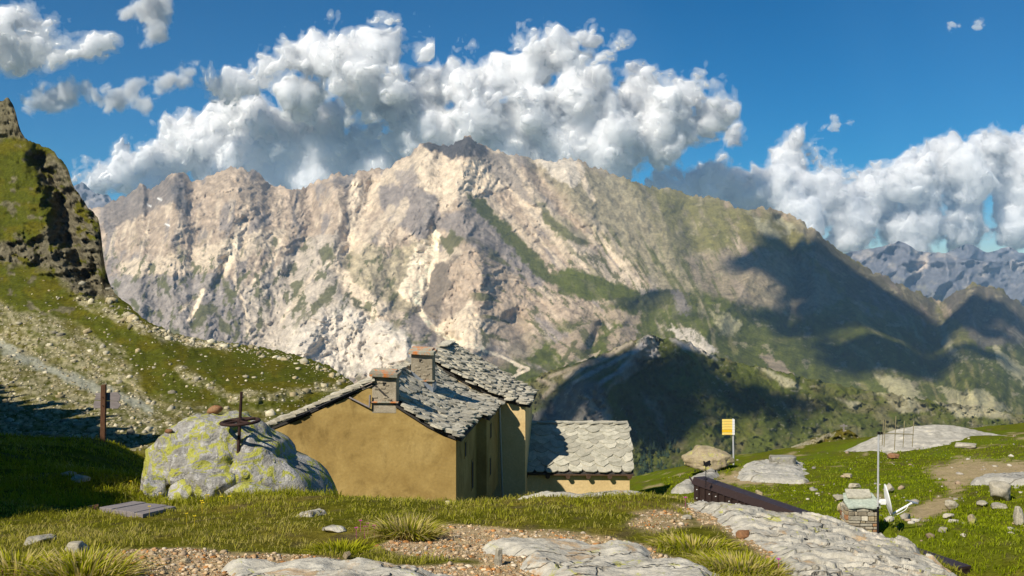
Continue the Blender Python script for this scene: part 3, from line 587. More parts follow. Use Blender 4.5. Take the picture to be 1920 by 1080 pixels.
M['chimney'] = m_stone('chimney_mortar', [(.24,.20,.14), (.33,.28,.20), (.40,.35,.26)], 3.5, bd=.03)
M['cap'] = m_stone('cap_stone', [(.26,.25,.19), (.36,.34,.26), (.42,.40,.31)], 3.0, rust=(.60,.17,.02), lscale=5.0, bd=.02, rcut=.50)
M['black'] = m_plain('dark_opening', (.008,.008,.008), .9)
M['lead'] = m_plain('lead_flashing', (.38,.42,.48), .45, .6, .2)
M['timber'] = m_plain('weathered_timber', (.10,.055,.03), .85, 0, .5, 6, (1, 1, 1), .01)
M['timber_grey'] = m_plain('grey_timber', (.27,.235,.225), .9, 0, .5, 5, (1, 12, 12), .01)
M['timber_brown'] = m_plain('brown_post', (.12,.055,.025), .85, 0, .55, 8, (6, 6, .8), .015)
M['boulder'] = m_stone('boulder_rock', [(.24,.22,.19), (.36,.34,.30), (.48,.46,.42), (.60,.57,.53)], 2.4, lichen=(.46,.46,.06), lscale=4.2, lcut=.505, bd=.09, bstr=1.0, white=(.62,.60,.57))
M['rock'] = m_stone('grey_rock', [(.27,.24,.18), (.40,.36,.27), (.52,.47,.37)], 3.0, lichen=(.42,.40,.08), lscale=4.0, lcut=.64, bd=.03)
M['rock_tan'] = m_stone('tan_rock', [(.28,.22,.13), (.42,.34,.21), (.52,.44,.29)], 2.0, lichen=(.45,.43,.10), lscale=2.0, lcut=.56, bd=.05)
M['rock_rust'] = m_stone('rust_rock', [(.22,.10,.045), (.34,.17,.08), (.40,.26,.14)], 5.0, bd=.02)
M['bedrock'] = m_stone('bedrock', [(.27,.245,.195), (.42,.39,.32), (.52,.485,.40), (.63,.57,.46)], 1.4, lichen=(.42,.41,.10), lscale=4.5, lcut=.585, bd=.035, rust=(.42,.29,.16), bstr=.9, cracks=1.3, bstretch=(1., 2.6, 1.), rcut=.57)
M['bedrock_far'] = m_stone('bedrock_far', [(.33,.31,.255), (.42,.395,.335), (.50,.47,.40)], .7, lichen=(.38,.37,.16), lscale=1.6, lcut=.60, bd=.12, bstr=.8, cracks=.35)
M['rust'] = m_plain('rusted_iron', (.055,.028,.022), .8, .3, .5, 20)
M['steel'] = m_plain('galvanised_steel', (.62,.62,.62), .45, .35, .15, 20)
M['white'] = m_plain('white_paint', (.80,.80,.78), .45, 0, .06)
M['yellow'] = m_plain('yellow_enamel', (.90,.68,.17), .4, 0, .05)
M['amber'] = m_plain('amber_enamel', (.86,.52,.02), .4, 0, .05)
M['orange'] = m_plain('orange_print', (.84,.50,.12), .5, 0, .05)
M['brown_metal'] = m_plain('brown_sheet_metal', (.052,.032,.028), .5, .2, .25, 15)
M['iron'] = m_plain('black_iron', (.012,.012,.014), .6, .3)
M['brass'] = m_plain('antenna_rod', (.52,.43,.25), .4, .6)

# ================================================================== SMALL MESH BUILDER
class MB:
    def __init__(s): s.v = []; s.f = []
    def add(s, vs, fs):
        k = len(s.v); s.v += [tuple(map(float, q)) for q in vs]; s.f += [tuple(i + k for i in f) for f in fs]; return s
    def box(s, c, d, R=None):
        c = Vector(c); h = Vector(d) / 2
        P = [Vector((x * h.x, y * h.y, z * h.z)) for z in (-1, 1) for y in (-1, 1) for x in (-1, 1)]
        if R is not None: P = [R @ p for p in P]
        return s.add([p + c for p in P], [(0,2,3,1), (4,5,7,6), (0,1,5,4), (2,6,7,3), (0,4,6,2), (1,3,7,5)])
    def tube(s, a, b, r0, r1=None, n=10):
        a = Vector(a); b = Vector(b); r1 = r0 if r1 is None else r1
        q = (b - a).to_track_quat('Z', 'Y'); vs = []
        for p, r in ((a, r0), (b, r1)):
            for i in range(n):
                t = 2 * math.pi * i / n; vs.append(p + q @ Vector((r * math.cos(t), r * math.sin(t), 0)))
        fs = [(i, (i + 1) % n, n + (i + 1) % n, n + i) for i in range(n)] + [tuple(range(n - 1, -1, -1)), tuple(range(n, 2 * n))]
        return s.add(vs, fs)
    def path(s, pts, r, n=8):
        for a, b in zip(pts[:-1], pts[1:]): s.tube(a, b, r, r, n)
        return s
    def prism(s, poly, z0, z1, fn=lambda x, y, z: (x, y, z)):
        n = len(poly); vs = [fn(x, y, z0) for x, y in poly] + [fn(x, y, z1) for x, y in poly]
        return s.add(vs, [tuple(range(n - 1, -1, -1)), tuple(range(n, 2 * n))] + [(i, (i + 1) % n, n + (i + 1) % n, n + i) for i in range(n)])
    def torus(s, c, R, r, rz=None, n=32, m=8, rot=None):
        vs = []; rz = rz or r
        for i in range(n):
            t = 2 * math.pi * i / n
            for j in range(m):
                p = 2 * math.pi * j / m; q = Vector(((R + r * math.cos(p)) * math.cos(t), (R + r * math.cos(p)) * math.sin(t), rz * math.sin(p)))
                if rot is not None: q = rot @ q
                vs.append(q + Vector(c))
        return s.add(vs, [(i * m + j, ((i + 1) % n) * m + j, ((i + 1) % n) * m + (j + 1) % m, i * m + (j + 1) % m) for i in range(n) for j in range(m)])
    def build(s, name, material, parent=None, bevel=0., smooth=False, loc=None):
        me = bpy.data.meshes.new(name); me.from_pydata(s.v, [], s.f)
        bm = bmesh.new(); bm.from_mesh(me); bmesh.ops.recalc_face_normals(bm, faces=bm.faces); bm.to_mesh(me); bm.free()
        if smooth: me.polygons.foreach_set('use_smooth', np.ones(len(me.polygons), bool))
        o = link(name, me, material, parent)
        if loc is not None: o.location = loc
        if bevel:
            b = o.modifiers.new('bevel', 'BEVEL'); b.width = bevel; b.segments = 2; b.limit_method = 'ANGLE'
        return o

# ================================================================== THE HUT
HUT = empty('stone_roofed_hut', (-2.25, 40.0, -9.6), math.radians(-5.2))
tag(HUT, 'ochre plastered mountain hut with a heavy stone slab roof', 'hut')
Z0 = -9.6
MAIN_R = [(.22, -6.50), (-.5, -6.24), (-1.17, -5.92), (-2.4, -5.16), (-3.38, -4.25)]            # eave -> ridge
MAIN_L = [(-7.95, -6.26), (-6.6, -5.72), (-5.4, -5.16), (-4.3, -4.66), (-3.38, -4.25)]
REAR_R = [(2.12, -6.68), (1.2, -6.46), (.3, -6.22), (-1.3, -5.42), (-2.96, -4.52)]
REAR_F = [(2.12, -6.62), (1.2, -6.15), (.3, -5.62), (-1.3, -4.72), (-2.85, -3.85)]
REAR_L = [(-7.4, -6.6), (-5.0, -5.5), (-2.96, -4.52)]
def profile_wall(name, pr, pl, u0, u1, v0, v1, material, drop=.16, uright=None):
    """a gabled block of walls under the roof lines"""
    top = [(u, z - drop) for u, z in pl if u > u0] + [(u, z - drop) for u, z in reversed(pr) if u < u1]
    top = sorted(set(top)); zl = np.interp(u0, [p[0] for p in top], [p[1] for p in top]) if top else 0
    zL = float(np.interp(u0, [p[0] for p in pl], [p[1] for p in pl])) - drop; zR = float(np.interp(u1, [p[0] for p in reversed(pr)], [p[1] for p in reversed(pr)])) - drop
    poly = [(u0, -12.8), (u1, -12.8), (u1, zR)] + [t for t in reversed(top)] + [(u0, zL)]
    mb = MB(); n = len(poly)
    vs = [(u, v0, z - Z0) for u, z in poly] + [(u, v1, z - Z0) for u, z in poly]
    mb.add(vs, [tuple(range(n)), tuple(range(2 * n - 1, n - 1, -1))] + [(i, n + i, n + (i + 1) % n, (i + 1) % n) for i in range(n)])
    return mb.build(name, material, HUT)
wall = profile_wall('gable_wall', MAIN_R, MAIN_L, -7.72, 0., 0., 6.5, M['plaster_dark']); wall['label'] = 'weathered ochre gable wall'
profile_wall('side_wall', MAIN_R, MAIN_L, -7.6, 0.02, 6.4, 12.2, M['plaster_dark'])
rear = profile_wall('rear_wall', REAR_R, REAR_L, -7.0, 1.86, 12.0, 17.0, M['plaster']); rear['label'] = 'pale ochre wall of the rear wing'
# the bay that stands out of the side wall
MB().box((.24, 9.3, 1.0), (.46, 5.5, 4.2)).build('side_bay', M['plaster_dark'], HUT)

def slab_meshes(n, th, seed, pointy=.25):
    rnd = random.Random(seed); out = []
    for k in range(n):
        w = .5; low = rnd.uniform(-.08, .08)
        poly = [(-w + rnd.uniform(0, .08), .5), (-w + rnd.uniform(-.04, .05), -.18 + rnd.uniform(-.1, .1)), (-w * .55 + rnd.uniform(-.08, .08), -.42 + rnd.uniform(-.05, .05)), (low, -.5 + rnd.uniform(0, .06)),
                (w * .55 + rnd.uniform(-.08, .08), -.42 + rnd.uniform(-.05, .06)), (w + rnd.uniform(-.05, .04), -.18 + rnd.uniform(-.12, .12)), (w - rnd.uniform(0, .08), .5)]
        mb = MB(); m = len(poly)
        hz = [rnd.uniform(-.12, .12) for _ in poly]
        vs = [(x, y, 0) for x, y in poly] + [(x * .985, y * .985, th * (1 + hz[i])) for i, (x, y) in enumerate(poly)] + [(0, 0, th * 1.08)]
        fs = [tuple(range(m - 1, -1, -1))] + [(i, (i + 1) % m, m + (i + 1) % m, m + i) for i in range(m)] + [(m + i, m + (i + 1) % m, 2 * m) for i in range(m)]
        me = bpy.data.meshes.new('roof_slab'); me.from_pydata(mb.add(vs, fs).v, [], mb.f); out.append(me)
    return out
def lay_roof(roof, prof, v0, v1, meshes, expo, wmin, wmax, tmin, tmax, rnd, vfun=None, tilt=.09, part=True, sink=.0, z0=Z0, over=.06, length=1.65, far=None, skip=None):
    """courses of stone slabs from the eave up to the ridge; prof in (u, z), courses run along v"""
    P0 = np.array(prof, float); P = P0; PF = None if far is None else np.array(far, float); seg = np.hypot(np.diff(P[:, 0]), np.diff(P[:, 1])); S = np.concatenate([[0], np.cumsum(seg)])
    s = -over; objs = []; course = 0
    while s < S[-1] - expo * .35:
        sm = np.clip(s + expo * .8, 0, S[-1]); i = min(np.searchsorted(S, sm, side='right') - 1, len(P) - 2)
        u, z = P[i] + (P[i+1] - P[i]) * (sm - S[i]) / seg[i]
        tg = (P[i+1] - P[i]) / seg[i]
        v = v0 + rnd.uniform(-.25, .05)
        while v < v1:
            w = rnd.uniform(wmin, wmax)
            if v + w > v1 + .2: w = max(.3, v1 + rnd.uniform(0, .12) - v)
            Yv = Vector((tg[0], 0, tg[1])); Xv = Vector((0, 1, 0)) if tg[0] < 0 else Vector((0, -1, 0)); Zv = Xv.cross(Yv).normalized()
            R = Matrix((Xv, Yv, Zv)).transposed()
            if skip and skip(u, v + w * .5): v += w; continue
            uz = (u, z)
            if PF is not None:
                k = np.clip((v + w / 2 - v0) / (v1 - v0), 0, 1) ** .55; Q = PF[i] + (PF[i+1] - PF[i]) * (sm - S[i]) / seg[i]; uz = (u + (Q[0] - u) * k, z + (Q[1] - z) * k)
            tl = tilt + rnd.uniform(-.03, .05)
            R = R @ Matrix.Rotation(rnd.uniform(-.22, .22), 3, 'Z') @ Matrix.Rotation(-tl, 3, 'X') @ Matrix.Rotation(rnd.uniform(-.05, .05), 3, 'Y')
            L = expo * length * rnd.uniform(.9, 1.15); th = rnd.uniform(tmin, tmax)
            c = Vector((uz[0], v + w / 2, uz[1] - z0)) + Zv * (.035 + L * .5 * math.sin(tl) * .9 + rnd.uniform(0, .035)) + Yv * rnd.uniform(-.13, .13)
            objs.append((Matrix.LocRotScale(c, R, Vector((w * 1.06, L, th)))))
            v += w * rnd.uniform(.93, 1.0)
        s += expo * rnd.uniform(.92, 1.06); course += 1
    for mtx in objs:
        o = bpy.data.objects.new('roof_slab', rnd.choice(meshes)); COL.objects.link(o); o.parent = roof; o.matrix_local = mtx
    return len(objs)
def roof_deck(name, prof, v0, v1, parent, z0=Z0, th=.10, far=None):
    if far is not None:
        mb = MB(); n = len(prof); K = 8; vs = []
        for j in range(K + 1):
            k = (j / K) ** .55; v = v0 + (v1 - v0) * j / K
            vs += [(a[0] + (b[0] - a[0]) * k, v, a[1] + (b[1] - a[1]) * k - z0) for a, b in zip(prof, far)]
        vs += [(x, y, z - th) for x, y, z in vs]; m = n * (K + 1); fs = []
        for j in range(K):
            for i in range(n - 1):
                q = (j*n+i, j*n+i+1, (j+1)*n+i+1, (j+1)*n+i); fs += [q, tuple(m + t for t in reversed(q))]
            fs += [(j*n, (j+1)*n, m+(j+1)*n, m+j*n), (j*n+n-1, m+j*n+n-1, m+(j+1)*n+n-1, (j+1)*n+n-1)]
        for i in range(n - 1): fs += [(i+1, i, m+i, m+i+1), (K*n+i, K*n+i+1, m+K*n+i+1, m+K*n+i)]
        return mb.add(vs, fs).build(name, M['under'], parent)
    mb = MB(); n = len(prof)
    vs = [(u, v, z - z0 + dz) for v in (v0, v1) for dz in (0, -th) for u, z in prof]
    fs = []
    for i in range(n - 1):
        fs += [(i, i+1, 2*n+i+1, 2*n+i), (n+i+1, n+i, 3*n+i, 3*n+i+1), (i+1, i, n+i, n+i+1), (2*n+i, 2*n+i+1, 3*n+i+1, 3*n+i)]
    fs += [(0, 2*n, 3*n, n), (n-1, 2*n-1, 4*n-1, 3*n-1)]
    return mb.add(vs, fs).build(name, M['under'], parent)
SL = slab_meshes(9, 1.0, 5)
for me in SL: me.materials.append(M['slab'])
rr = random.Random(3)
r1 = roof_deck('main_roof', MAIN_R, -.03, 12.1, HUT); r1['label'] = 'sagging main roof of grey stone slabs'
lay_roof(r1, MAIN_R, -.1, 12.0, SL, .34, .30, .90, .05, .13, rr, tilt=.14, skip=lambda u, v: v < .7 and u < -2.3)
r2 = roof_deck('far_slope', MAIN_L, -.03, 12.1, HUT)
lay_roof(r2, MAIN_L, -.05, 1.2, SL, .22, .5, .8, .09, .15, rr, tilt=.17, length=2.2)
r3 = roof_deck('rear_roof', REAR_R, 11.9, 17.1, HUT, far=REAR_F)
lay_roof(r3, REAR_R, 11.7, 17.1, SL, .34, .30, .9, .05, .12, rr, far=REAR_F, tilt=.13)
r4 = roof_deck('rear_far_slope', REAR_L, 11.9, 17.1, HUT, far=[(-7.4, -6.3), (-5.0, -5.0), (-2.85, -3.85)])
# the eave of the bay: slabs that reach out over it
r5 = roof_deck('bay_roof', [(.62, -6.58), (.2, -6.40), (-.3, -6.22)], 6.4, 12.0, HUT)
lay_roof(r5, [(.64, -6.53), (.2, -6.34), (-.3, -6.16)], 6.35, 12.0, SL, .34, .45, .85, .04, .07, rr)
# ridge stones
for (pr, v0, v1) in ((MAIN_R, .75, 12.), (REAR_F, 14.2, 17.)):
    u, z = pr[-1]; v = v0; par = r1 if v0 < 1 else r3
    while v < v1:
        w = rr.uniform(.5, .9)
        o = bpy.data.objects.new('ridge_slab', rr.choice(SL)); COL.objects.link(o); o.parent = par
        o.matrix_local = Matrix.LocRotScale(Vector((u + .02, v + w / 2, z - Z0 + .10 + rr.uniform(0, .04))), Matrix.Rotation(math.radians(90) + rr.uniform(-.1, .1), 3, 'Z') @ Matrix.Rotation(rr.uniform(-.2, -.05), 3, 'Y'), Vector((w * 1.1, .62, .06)))
        v += w * .9
# chimneys
def chimney(u, v, w, d, zb, zt, hole, capw, label):
    ch = MB().box((u, v, (zb + zt) / 2 - Z0), (w, d, zt - zb)).build('chimney', M['chimney'], HUT, bevel=.03); ch['label'] = label
    mb = MB(); pts = []
    rnd = random.Random(int(u * 100))
    capm = MB().prism([(-.5, -.5), (.02, -.53), (.5, -.49), (.52, .0), (.49, .5), (-.03, .52), (-.5, .5), (-.53, 0)], 0, .16)
    cp = capm.build('cap_slab', M['cap'], ch, bevel=.015); cp.matrix_local = Matrix.LocRotScale(Vector((u, v - .02, zt - Z0 + .001)), Matrix.Rotation(.05, 3, 'Y') @ Matrix.Rotation(.10, 3, 'X'), Vector((capw, d + .3, 1.0)))
    cp2 = capm.build('cap_slab', M['cap'], ch, bevel=.015); cp2.matrix_local = Matrix.LocRotScale(Vector((u - .05, v + .06, zt - Z0 + .15)), Matrix.Rotation(.02, 3, 'Y') @ Matrix.Rotation(.10, 3, 'X'), Vector((capw * .86, d * .8, .5)))
    MB().box((u + hole, v - d / 2 - .002, (zt - .33) - Z0), (.13, .03, .13)).build('smoke_hole', M['black'], ch)
    lg = MB().box((u + .02, v - d / 2 - .03, zb + (zt - zb) * .30 - Z0), (w + .16, .16, .05)).build('ledge_slab', M['cap'], ch, bevel=.01)
    # lumps of stone showing through the mortar
    for k in range(16):
        x = u + rnd.uniform(-.42, .42) * w; z = zb + (zt - zb) * rnd.uniform(.25, .95) - Z0; sx, sz = rnd.uniform(.10, .22), rnd.uniform(.05, .10)
        MB().box((x, v - d / 2 - .004, z), (sx, .05, sz)).build('stone', M['chimney'], ch, bevel=.018)
    return ch
c1 = chimney(-2.93, .30, 1.0, .62, -5.5, -3.98, .02, 1.16, 'chimney rising flush from the gable wall')
c2 = chimney(-2.42, 6.0, 1.0, .8, -5.3, -3.5, -.05, 1.18, 'tall chimney with orange lichen on its cap')
fl = MB()
for (a, b) in (((-2.95, 5.56, -4.42), (-1.88, 5.56, -5.30)),):
    fl.add([(a[0], a[1], a[2] - Z0 - .06), (b[0], b[1], b[2] - Z0 + .0), (b[0], b[1] - .03, b[2] - Z0 + .24), (a[0], a[1] - .03, a[2] - Z0 + .16)], [(0, 1, 2, 3)])
fl.box((-1.89, 6.0, -5.05 - Z0), (.04, .84, .34)).build('lead_flashing', M['lead'], c2)
# wooden bracket below the western verge
MB().tube((-4.35, -.08, -4.86 - Z0), (-3.5, -.14, -5.25 - Z0), .035).tube((-3.5, -.14, -5.25 - Z0), (-3.48, -.14, -4.75 - Z0), .04).build('eave_bracket', M['timber_grey'], HUT)
# windows and a door on the shaded side
for (v, z, h, w) in ((2.6, -7.35, .6, .4), (4.9, -8.9, 1.2, .5)):
    f = MB().box((.0, v, z - Z0), (.06, w + .14, h + .14)).build('window', M['plaster_dark'], HUT); MB().box((.022, v, z - Z0), (.03, w, h)).build('pane', M['black'], f)
for (v, z, h, w) in ((8.2, -7.4, .7, .45), (8.0, -9.1, .8, .45)):
    f = MB().box((.46, v, z - Z0), (.06, w + .14, h + .14)).build('window', M['plaster_dark'], HUT); MB().box((.485, v, z - Z0), (.03, w, h)).build('pane', M['black'], f)
MB().tube((.55, 11.7, -6.7 - Z0), (.7, 11.8, -11.5 - Z0), .05).build('drain_pipe', M['lead'], HUT)

# ================================================================== THE ANNEX
AO = (.62, 53.0, -10.4); ANX = empty('low_annex', AO, math.radians(-1.5)); tag(ANX, 'low ochre shed with pale scalloped stone roof, right of the hut', 'shed')
AW = 5.75
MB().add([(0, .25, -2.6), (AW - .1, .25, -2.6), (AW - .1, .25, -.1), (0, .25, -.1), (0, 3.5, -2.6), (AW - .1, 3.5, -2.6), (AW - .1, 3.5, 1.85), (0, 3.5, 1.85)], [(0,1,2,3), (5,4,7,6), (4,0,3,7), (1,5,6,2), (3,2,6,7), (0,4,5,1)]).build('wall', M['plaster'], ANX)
APROF = [(0.0, .0), (1.2, .68), (2.5, 1.42), (3.6, 2.02)]
mb = MB(); n = len(APROF)
vs = [(x, y, z + dz - .02) for x in (-.02, AW + .1) for dz in (0, -.08) for y, z in APROF]; fs = []
for i in range(n - 1): fs += [(i, i+1, 2*n+i+1, 2*n+i), (n+i+1, n+i, 3*n+i, 3*n+i+1), (i+1, i, n+i, n+i+1), (2*n+i, 2*n+i+1, 3*n+i+1, 3*n+i)]
fs += [(0, 2*n, 3*n, n), (n-1, 2*n-1, 4*n-1, 3*n-1)]
aroof = mb.add(vs, fs).build('roof', M['under'], ANX); aroof['label'] = 'pale scalloped stone slabs'
def point_slabs(n, seed):
    rnd = random.Random(seed); out = []
    for k in range(n):
        poly = [(-.5, .5), (-.52 + rnd.uniform(-.03, .03), -.05 + rnd.uniform(-.08, .08)), (-.3 + rnd.uniform(-.06, .06), -.34 + rnd.uniform(-.05, .05)), (rnd.uniform(-.18, .18), -.52), (.3 + rnd.uniform(-.06, .06), -.34 + rnd.uniform(-.05, .05)), (.52 + rnd.uniform(-.03, .03), -.05 + rnd.uniform(-.08, .08)), (.5, .5)]
        m = len(poly); vs = [(x, y, 0) for x, y in poly] + [(x * .985, y * .985, 1.0) for x, y in poly] + [(0, 0, 1.05)]
        fs = [tuple(range(m - 1, -1, -1))] + [(i, (i + 1) % m, m + (i + 1) % m, m + i) for i in range(m)] + [(m + i, m + (i + 1) % m, 2 * m) for i in range(m)]
        me = bpy.data.meshes.new('roof_slab'); me.from_pydata(vs, [], fs); me.materials.append(M['slab_pale']); out.append(me)
    return out
SQ = []
for me in SL[:4]:
    q = me.copy(); q.materials.clear(); q.materials.append(M['slab_pale']); SQ.append(q)
    for v in q.vertices: v.co.y = min(max(v.co.y * 1.25, -.5), .5)
SP = point_slabs(14, 4); rr = random.Random(8)
P = np.array(APROF); S = np.concatenate([[0], np.cumsum(np.hypot(np.diff(P[:, 0]), np.diff(P[:, 1])))])
s = .06; course = 0
while s < S[-1] - .1:
    y = float(np.interp(s + .3, S, P[:, 0])); z = float(np.interp(s + .3, S, P[:, 1])); i = min(max(int(np.searchsorted(S, s + .3, side='right')) - 1, 0), n - 2)
    tg = (P[i+1] - P[i]) / (S[i+1] - S[i]); ex = .40 - .012 * course
    x = -.05 - (.35 if course % 2 else 0)
    while x < AW + .02:
        w = rr.uniform(.55, .95); w = w if x + w < AW + .25 else max(.3, AW + .12 - x)
        xs = max(x, -.04); w2 = x + w - xs
        if w2 > .15:
            Yv = Vector((0, tg[0], tg[1])); Xv = Vector((1, 0, 0)); Zv = Xv.cross(Yv); R = Matrix((Xv, Yv, Zv)).transposed()
            R = R @ Matrix.Rotation(rr.uniform(-.12, .12), 3, 'Z') @ Matrix.Rotation(-.07 - rr.uniform(0, .03), 3, 'X') @ Matrix.Rotation(rr.uniform(-.03, .03), 3, 'Y')
            o = bpy.data.objects.new('roof_slab', rr.choice(SP) if course else rr.choice(SQ)); COL.objects.link(o); o.parent = aroof
            o.matrix_local = Matrix.LocRotScale(Vector((xs + w2 / 2, y, z)) + Zv * (.05 + rr.uniform(0, .02)), R, Vector((w2 * 1.03, ex * 2.1 * rr.uniform(.92, 1.08), rr.uniform(.035, .07))))
        x += w * rr.uniform(.94, 1.0)
    s += ex * rr.uniform(.95, 1.05); course += 1
for k in range(8):
    o = bpy.data.objects.new('ridge_slab', rr.choice(SP)); COL.objects.link(o); o.parent = aroof
    o.matrix_local = Matrix.LocRotScale(Vector((.35 + k * .72, 3.6, 2.12 + rr.uniform(-.02, .03))), Matrix.Rotation(rr.uniform(-.06, .06), 3, 'Z'), Vector((.8, .5, .05)))
MB().box((AW / 2 + .03, .02, -.10), (AW + .1, .06, .07)).build('eave_board', M['timber'], ANX)
for px in (985, 1027, 1065, 1103, 1143, 1180):
    x = (px - HX) / FPX * 53.0 - AO[0]
    MB().tube((x, -.06, -.19), (x + .01, .4, -.16), .125, .125, 14).build('rafter_end', M['timber'], ANX)
# ================================================================== ROCKS
def ico(sub):
    bm = bmesh.new(); bmesh.ops.create_icosphere(bm, subdivisions=sub, radius=1.0)
    V = np.array([v.co[:] for v in bm.verts]); F = np.array([[v.index for v in f.verts] for f in bm.faces]); bm.free(); return V, F
ICO = {k: ico(k) for k in (1, 2, 3, 4, 5)}
def chisel(V, planes, p=14.0):
    """radius of a soft-edged convex stone bounded by planes (normal, distance)"""
    s = np.zeros(len(V))
    for nrm, d in planes:
        nn = np.array(nrm, float); nn /= np.linalg.norm(nn); s += np.maximum(V @ nn / d, 1e-6) ** p
    return V * (s ** (-1.0 / p))[:, None]
def noise3(P, sc, o=4, seed=0.):
    return (fbm(P[:, 0] * sc + seed, P[:, 1] * sc, seed, o=o) + fbm(P[:, 1] * sc, P[:, 2] * sc + seed, seed + 3, o=o) + fbm(P[:, 2] * sc, P[:, 0] * sc + seed, seed + 6, o=o)) / 2.0
def ridge3(P, sc, o=3, seed=0.):
    return (ridged(P[:, 0] * sc + seed, P[:, 2] * sc * 1.5, seed, o=o) + ridged(P[:, 1] * sc, P[:, 2] * sc + seed, seed + 3, o=o)) / 2 - .5
def rock_verts(sub, size, seed, planes=None, rough=.08):
    V, F = ICO[sub]; rg = np.random.default_rng(seed)
    if planes is None:
        planes = []
        for _ in range(11):
            nrm = rg.normal(size=3); planes.append((nrm, rg.uniform(.62, 1.0)))
        for ax in range(3):
            for sgn in (-1, 1):
                e = np.zeros(3); e[ax] = sgn; planes.append((e, rg.uniform(.8, 1.0)))
    P = chisel(V, planes, 34.0)
    N = P / np.linalg.norm(P, axis=1)[:, None]
    P = P + N * (rough * noise3(P, 1.6, 5, seed * .37) + rough * .5 * ridge3(P, 3.0, 3, seed * .11))[:, None]
    return P * np.asarray(size), F
def rock(name, loc, size, seed, material, label, sub=3, rz=0., planes=None, rough=.08, cat='rock', tilt=(0, 0), group=None):
    P, F = rock_verts(sub, size, seed, planes, rough)
    o = link(name, mesh_np(name, P, F, smooth=False), material); o.location = loc; o.rotation_euler = (tilt[0], tilt[1], rz)
    tag(o, label, cat, group, 'thing'); return o
def ground_at_px(px, py, lo=4.0, hi=110.0):
    """where the sight line through a photo position meets the near ground"""
    ds = lo * (hi / lo) ** np.linspace(0, 1, 700); x = (px - HX) / FPX * ds; z = (HY - py) / FPX * ds
    g = ground(x, ds); k = np.nonzero(z <= g)[0]
    i = k[0] if len(k) else len(ds) - 1
    return np.array([x[i], ds[i], g[i]])

BP = [((0,0,1),.64),((-.62,0,.78),.93),((-1,0,.12),1.24),((.62,0,.78),.56),((.95,0,.3),1.16),((0,0,-1),.8),((0,-.8,.6),.60),((0,-1,.05),.74),((-.1,-.75,-.66),.66),((0,1,0),.9),((0,.7,.7),.8),((.28,-.93,.22),.80),((-.7,-.7,.1),.98),((.3,-.66,.7),.64)]
BC = Vector((-4.02, 14.25, -2.62))
def boulder():
    V, F = ICO[5]; P = chisel(V, BP, 22.0); N = P / np.linalg.norm(P, axis=1)[:, None]
    P = P + N * (.10 * noise3(P, 1.3, 5, 2.1) + .20 * ridge3(P, 1.5, 5, 5.3) + .07 * noise3(P, 4.5, 5, 7.7))[:, None]
    # the overhang at its foot
    u = np.exp(-((P[:, 2] + .42) / .10) ** 2) * sstep(-.2, -.6, P[:, 1]) * sstep(-.85, -.5, P[:, 0]) * sstep(.75, .3, P[:, 0])
    P[:, 1] += .22 * u
    u = np.exp(-((P[:, 0] - .18 - .25 * P[:, 2]) / .05) ** 2) * sstep(0, -.4, P[:, 1]) * sstep(-.3, 0, P[:, 2]); P -= N * (.07 * u)[:, None]
    u = np.exp(-((P[:, 0] - .86 + .1 * P[:, 2]) / .05) ** 2) * sstep(-.6, -.2, P[:, 2]); P -= N * (.10 * u)[:, None]
    o = link('lichen_boulder', mesh_np('lichen_boulder', P * np.array([.95, 1., .95]), F, smooth=False), M['boulder']); o.location = BC
    return o, P
bo, BPts = boulder()
tag(bo, 'large grey boulder covered in yellow lichen with an iron wheel on top', 'boulder')
from mathutils.bvhtree import BVHTree
bvh = BVHTree.FromPolygons([Vector(p * np.array([.95, 1., .95])) + BC for p in BPts], [list(f) for f in ICO[5][1]])
hit = bvh.ray_cast(Vector((0, 0, 0)), Vector(at(446, 848, 1.0)).normalized())[0] or Vector((-3.9, 13.8, -2.4))
def small_on_boulder(px, py): return bvh.ray_cast(Vector((0, 0, 0)), Vector(at(px, py, 1.0)).normalized())[0]
# iron wheel on its spindle
WO = empty('wheel_spindle', hit); tag(WO, 'rusty iron handwheel on an upright spindle fixed into the lichen boulder', 'wheel')
kx = hit.y / FPX
MB().tube((0, .0, -.1), (.045, .02, 113 * kx), .024, .020, 10).build('spindle', M['rust'], WO, smooth=False)
rotw = Matrix.Rotation(math.radians(-3), 3, 'Y') @ Matrix.Rotation(math.radians(2), 3, 'X'); wc = Vector((.03, .01, 57 * kx))
MB().torus(wc, 34 * kx, .032, .022, rot=rotw, n=40).build('rim', M['rust'], WO, smooth=True)
MB().tube(wc + Vector((0, 0, -.035)), wc + Vector((0, 0, .045)), .05, .045, 12).build('hub', M['rust'], WO)
for k in range(4):
    t = k * math.pi / 2 + .5; pts = [wc + rotw @ Vector((r * math.cos(t + b), r * math.sin(t + b), .01)) for r, b in ((.03, 0), (.12, .12), (34 * kx - .01, .25))]
    MB().path(pts, .017).build('spoke', M['rust'], WO)
sp = small_on_boulder(316, 813)
if sp: rock('loose_stone', sp + Vector((0, .02, .02)), (.065, .05, .04), 5, M['rock_rust'], 'small orange stone lying on the lichen boulder', 2)
sp = small_on_boulder(386, 772) or (BC + Vector((-.3, 0, .66)))
rock('perched_stone', BC + Vector((-.30, .25, .70)), (.11, .09, .07), 6, M['rock_rust'], 'brown stone perched on the crest of the boulder', 2)
